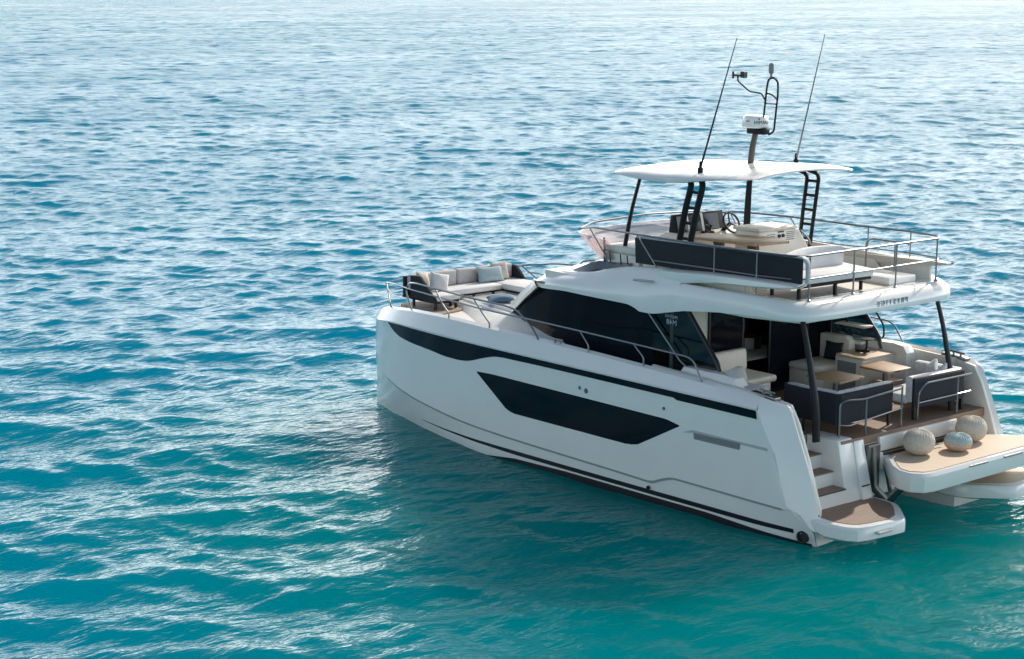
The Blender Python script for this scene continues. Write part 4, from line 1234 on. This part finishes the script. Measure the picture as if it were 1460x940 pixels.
# cockpit seats
bench = thing("cockpit_bench", "cream upholstered bench beside the saloon door on the port side of the cockpit", "bench", (4.0, .9, 1.5), "cream cockpit benches")
a = MB(); a.prism([(4.46, .52), (4.46, 2.1), (3.70, 2.1), (3.58, 2.0), (3.58, .66), (3.70, .54)], 'z', 1.5, 2.0, .02, 2); a.build("base", M['creamgel'], bench)
cushion((3.55, .50, 2.0), (4.40, 2.05, 2.13), .055).build("seat_cushion", M['cream'], bench)
cushion((4.28, .50, 2.10), (4.46, 1.62, 2.50), .06, tilt=('Y', .08)).build("back_cushion", M['cream'], bench)
a = MB(); a.box((2.55, 1.95, 1.5), (3.58, 2.2, 2.16), .04, 2); a.build("side_base", M['gel'], bench)
cushion((2.45, 1.95, 2.16), (3.30, 2.30, 2.30), .06).build("arm_cushion", M['greyfab'], bench)
cushion((2.85, 2.05, 2.20), (3.45, 2.28, 2.50), .09, tilt=('Y', .5)).build("arm_cushion", M['greyfab'], bench)

b2 = thing("cockpit_bench", "cream bench with high back and dark cushion between saloon door and bar unit", "bench", (4.1, -1.3, 1.5), "cream cockpit benches")
a = MB(); a.prism([(4.46, -.86), (4.46, -1.80), (3.80, -1.80), (3.74, -1.70), (3.74, -1.02), (3.90, -.88)], 'z', 1.5, 1.93, .03, 2); a.build("base", M['creamgel'], b2)
a = MB(); a.prism([(4.46, -.82), (4.46, -1.72), (3.78, -1.72), (3.70, -1.62), (3.70, -.98), (3.84, -.83)], 'z', 1.93, 2.06, .05, 3); a.build("seat_cushion", M['cream'], b2)
a = MB(); a.prism([(4.48, 1.95), (4.48, 2.50), (3.84, 2.52), (3.74, 2.42), (3.74, 1.95)], 'y', -1.92, -1.74, .04, 3); a.build("back_cushion", M['cream'], b2)
pillow("seat_pillow", (4.05, -1.64, 2.22), .40, .36, .14, M['darkfab'], "dark grey pillow leaning on the high back of the cream starboard bench", rotm(R(95), R(75), R(90)))

def table(name, label, poly, z, legs):
    t = thing(name, label, "table", (sum(p[0] for p in poly) / len(poly), sum(p[1] for p in poly) / len(poly), 1.5), "teak tables in the cockpit")
    a = MB(); a.prism(poly, 'z', z - .045, z, .012, 2); a.build("tabletop", M['teaktable'], t)
    for (x, y) in legs:
        a = MB(); a.tube([(x, y, 1.53), (x, y, z - .045)], .045, 12); a.lathe((x, y, 1.5), [(0.0, .0), (.18, 0), (.18, .02), (.05, .04)], 18); a.build("pedestal", M['steeldull'], t)
    return t
table("teak_table", "shaded square teak table in the middle of the cockpit by the port sofa", [(3.02, .36), (2.20, .40), (2.27, -.36), (2.98, -.34)], 2.2, [(2.62, .02)])
table("teak_table", "sunlit teak table on the starboard side of the cockpit by the bar unit", [(2.92, -1.02), (2.22, -.97), (2.20, -1.62), (2.94, -1.72)], 2.2, [(2.55, -1.3)])
st = thing("low_stool", "low teak-topped stool beneath the sunlit starboard table", "stool", (2.7, -1.62, 1.5))
a = MB(); a.prism([(2.95, -1.45), (2.60, -1.42), (2.58, -1.88), (2.95, -1.86)], 'z', 1.80, 1.88, .02, 2); a.build("seat", M['teaklift'], st)
a = MB(); a.box((2.65, -1.82, 1.5), (2.90, -1.5, 1.80), .02, 1); a.build("base", M['creamgel'], st)

def lsofa(label, P, loc, zb=1.72, zt=2.25, seat=None):
    """outer shell follows polyline P (plan); legs at the ends"""
    t = thing("cockpit_sofa", label, "sofa", loc, "charcoal sofas at the stern rail")
    # shell as swept wall
    n = len(P)
    def offs(d):
        out = []
        for i in range(n):
            p = Vector(P[i]); a_ = Vector(P[max(i - 1, 0)]); b_ = Vector(P[min(i + 1, n - 1)])
            d1 = (p - a_).normalized() if i else (b_ - p).normalized()
            d2 = (b_ - p).normalized() if i < n - 1 else d1
            n1 = Vector((-d1.y, d1.x)); n2 = Vector((-d2.y, d2.x))
            nn = (n1 + n2).normalized(); k = 1 / max(.5, nn.dot(n1))
            out.append(p + nn * d * k)
        return out
    def wall(d0, d1, z0, z1, zlow_first=None):
        o0, o1 = offs(d0), offs(d1)
        rows = []
        for i in range(n):
            zz = z1 - (zlow_first if (zlow_first and i == 0) else 0)
            rows.append([(*o0[i], z0), (*o0[i], zz - .02), (*(o0[i] * .7 + o1[i] * .3), zz), (*(o0[i] * .3 + o1[i] * .7), zz), (*o1[i], zz - .02), (*o1[i], z0)])
        a = MB(); a.grid(rows, close_v=True)
        o = len(a.v); a.f.append(tuple(range(o - 6, o))); a.f.append(tuple(range(0, 6)))
        return a
    wall(0, .05, zb, zt).build("shell", M['darkfab'], t)
    wall(.055, .20, zb + .10, zt + .02).build("back_cushion", M['greytrim'] if False else M['silver'], t)
    return t
# port sofa: one arm along the port side, one across the stern (walked so that the inside is on the left)
ps = lsofa("L-shaped charcoal sofa behind the port stern rail with grey top edge", [(2.62, 1.18), (2.70, 1.30), (2.62, 1.40), (2.2, 1.44), (1.48, 1.40), (1.42, 1.32), (1.42, -.08)][::1], (2.0, .7, 1.5))
cushion((1.62, -.06, 1.76), (2.60, 1.20, 1.90), .05).build("seat_cushion", M['whitefab'], ps)
for x, y in ((2.62, 1.34), (1.47, 1.30), (1.47, -.04), (2.5, .05), (2.15, 1.40)):
    a = MB(); a.box((x - .022, y - .022, 1.5), (x + .022, y + .022, 1.78), .004, 1); a.build("leg", M['black'], ps)
ss = lsofa("two-sided charcoal sofa behind the starboard stern rail with white seat", [(1.40, -.66), (1.34, -2.0), (1.42, -2.16), (2.35, -2.10)], (1.8, -1.4, 1.5))
cushion((1.56, -2.0, 1.76), (2.25, -.66, 1.92), .05).build("seat_cushion", M['whitefab'], ss)
for x, y in ((1.44, -.72), (1.42, -2.08), (2.2, -.75), (2.3, -2.05)):
    a = MB(); a.box((x - .03, y - .03, 1.5), (x + .03, y + .03, 1.78), .004, 1); a.build("leg", M['black'], ss)
pillow("seat_pillow", (1.66, -1.72, 2.15), .40, .40, .16, M['silver'], "silvery pillow nearer the stern on the starboard cockpit sofa", rotm(R(20), R(60), R(40)))
pillow("seat_pillow", (1.95, -1.84, 2.15), .40, .40, .16, M['silver'], "silvery pillow in the side corner of the starboard cockpit sofa, farther from the stern", rotm(R(60), R(60), R(50)))

# flybridge furniture
ft = thing("flybridge_table", "long teak table on the flybridge between helm and dark side panel", "table", (4.9, .35, 3.8))
a = MB(); a.prism([(5.35, .98), (3.92, .82), (3.82, .0), (4.33, -.18), (5.50, .40)], 'z', 4.44, 4.49, .012, 2); a.build("tabletop", M['teaktable'], ft)
for x, y in ((4.85, .75), (4.15, .60)):
    a = MB(); a.box((x - .10, y - .06, 3.80), (x + .10, y + .06, 4.44), .015, 1); a.build("pedestal", M['wood_int'], ft)
fb = thing("flybridge_daybed", "white cushioned daybed with curved backrest at the aft port corner of the flybridge", "daybed", (2.4, .8, 3.8))
a = MB(); a.prism([(2.10, 1.72), (2.02, -.12), (2.85, -.30), (3.0, 1.72)], 'z', 4.0, 4.06, .015, 1); a.build("frame", M['darkmetal'], fb)
a = MB(); a.prism([(2.06, 1.74), (1.98, -.14), (2.85, -.30), (3.0, 1.74)], 'z', 4.06, 4.20, .05, 3); a.build("seat_cushion", M['whitefab'], fb)
a = MB()
bk = []
for i in range(15):
    t = i / 14
    x = 2.62 + .18 * math.sin(math.pi * (t - .2)); y = 1.68 - 1.75 * t
    h = .33 + .03 * math.sin(math.pi * t)
    bk.append([(x - .10, y, 4.19), (x - .11, y, 4.19 + h * .8), (x - .06, y, 4.19 + h), (x + .04, y, 4.19 + h), (x + .10, y, 4.19 + h * .8), (x + .10, y, 4.19)])
a.grid(bk, close_v=True); a.f.append(tuple(range(len(a.v) - 6, len(a.v)))); a.f.append(tuple(range(6)))
a.build("back_cushion", M['whitefab'], fb, ang=50)
for x, y in ((2.2, -.05), (2.12, .75), (2.2, 1.6), (2.8, 1.6), (2.8, -.1)):
    a = MB(); a.box((x - .025, y - .025, 3.80), (x + .025, y + .025, 4.02), .004, 1); a.build("leg", M['darkmetal'], fb)
fs = thing("flybridge_sofa", "pale built-in flybridge sofa along the inside of the dark side panel", "sofa", (4.6, 1.6, 3.8))
a = MB(); a.box((3.2, 1.25, 3.80), (5.7, 1.86, 4.05), .02, 2); a.build("base", M['creamgel'], fs)
cushion((3.2, 1.22, 4.05), (5.7, 1.70, 4.17), .045).build("seat_cushion", M['cream'], fs)
cushion((3.2, 1.68, 4.10), (5.7, 1.87, 4.50), .05).build("back_cushion", M['cream'], fs)
hs = thing("sun_lounge", "cream lounge seat at the front of the flybridge beside the helm", "lounge seat", (6.2, 1.35, 3.8))
a = MB(); a.box((5.85, 1.0, 3.80), (6.75, 1.80, 4.12), .03, 2); a.build("base", M['creamgel'], hs)
cushion((5.85, 1.0, 4.12), (6.80, 1.80, 4.26), .05).build("seat_cushion", M['cream'], hs)

# poufs on the bathing platform
def pouf(label, c, r, h, mats, rib=36, flat=.0):
    t = thing("knitted_pouf", label, "pouf", (c[0], c[1], 1.108), "knitted poufs on the bathing platform")
    nv, nu = 26, 144
    def rows(v0, v1, n):
        out = []
        for i in range(n):
            ph = v0 + (v1 - v0) * i / (n - 1)
            ring = []
            for k in range(nu):
                th = 2 * math.pi * k / nu
                band = max(0, math.cos(ph)) ** .5
                rr_ = r * (max(0.0, math.cos(ph)) ** .82) * (1 + .022 * band * (abs(math.sin(th * rib / 2)) - .5))
                zz = 1.108 + h / 2 + h / 2 * math.copysign(abs(math.sin(ph)) ** .92, ph)
                if ph > .6: zz += .010 * math.sin(th * 24 + ph * 40) * band
                ring.append((c[0] + rr_ * math.cos(th), c[1] + rr_ * math.sin(th), zz))
            out.append(ring)
        return out
    hp = math.pi / 2
    if len(mats) == 1:
        a = MB(); a.grid(rows(-hp, hp, nv), close_v=True); a.build("knit_cover", mats[0], t, ang=60)
    else:
        a = MB(); a.grid(rows(-hp, .02, nv // 2), close_v=True); a.build("lower_cover", mats[0], t, ang=60)
        a = MB(); a.grid(rows(.02, hp, nv // 2), close_v=True); a.build("upper_cover", mats[1], t, ang=60)
    return t
pouf("tall sand knitted pouf nearest the boat's port side on the bathing platform", (.80, -.05), .272, .44, [M['poufa']])
pouf("flat pouf with teal top and peach underside between the two sand poufs", (.53, -.80), .242, .31, [M['poufpeach'], M['poufteal']])
pouf("sand knitted pouf standing farthest right, behind the teal topped one", (.80, -1.55), .275, .45, [M['poufa']])
print("polys", sum(len(o.data.polygons) for o in S.objects if o.type == 'MESH'))
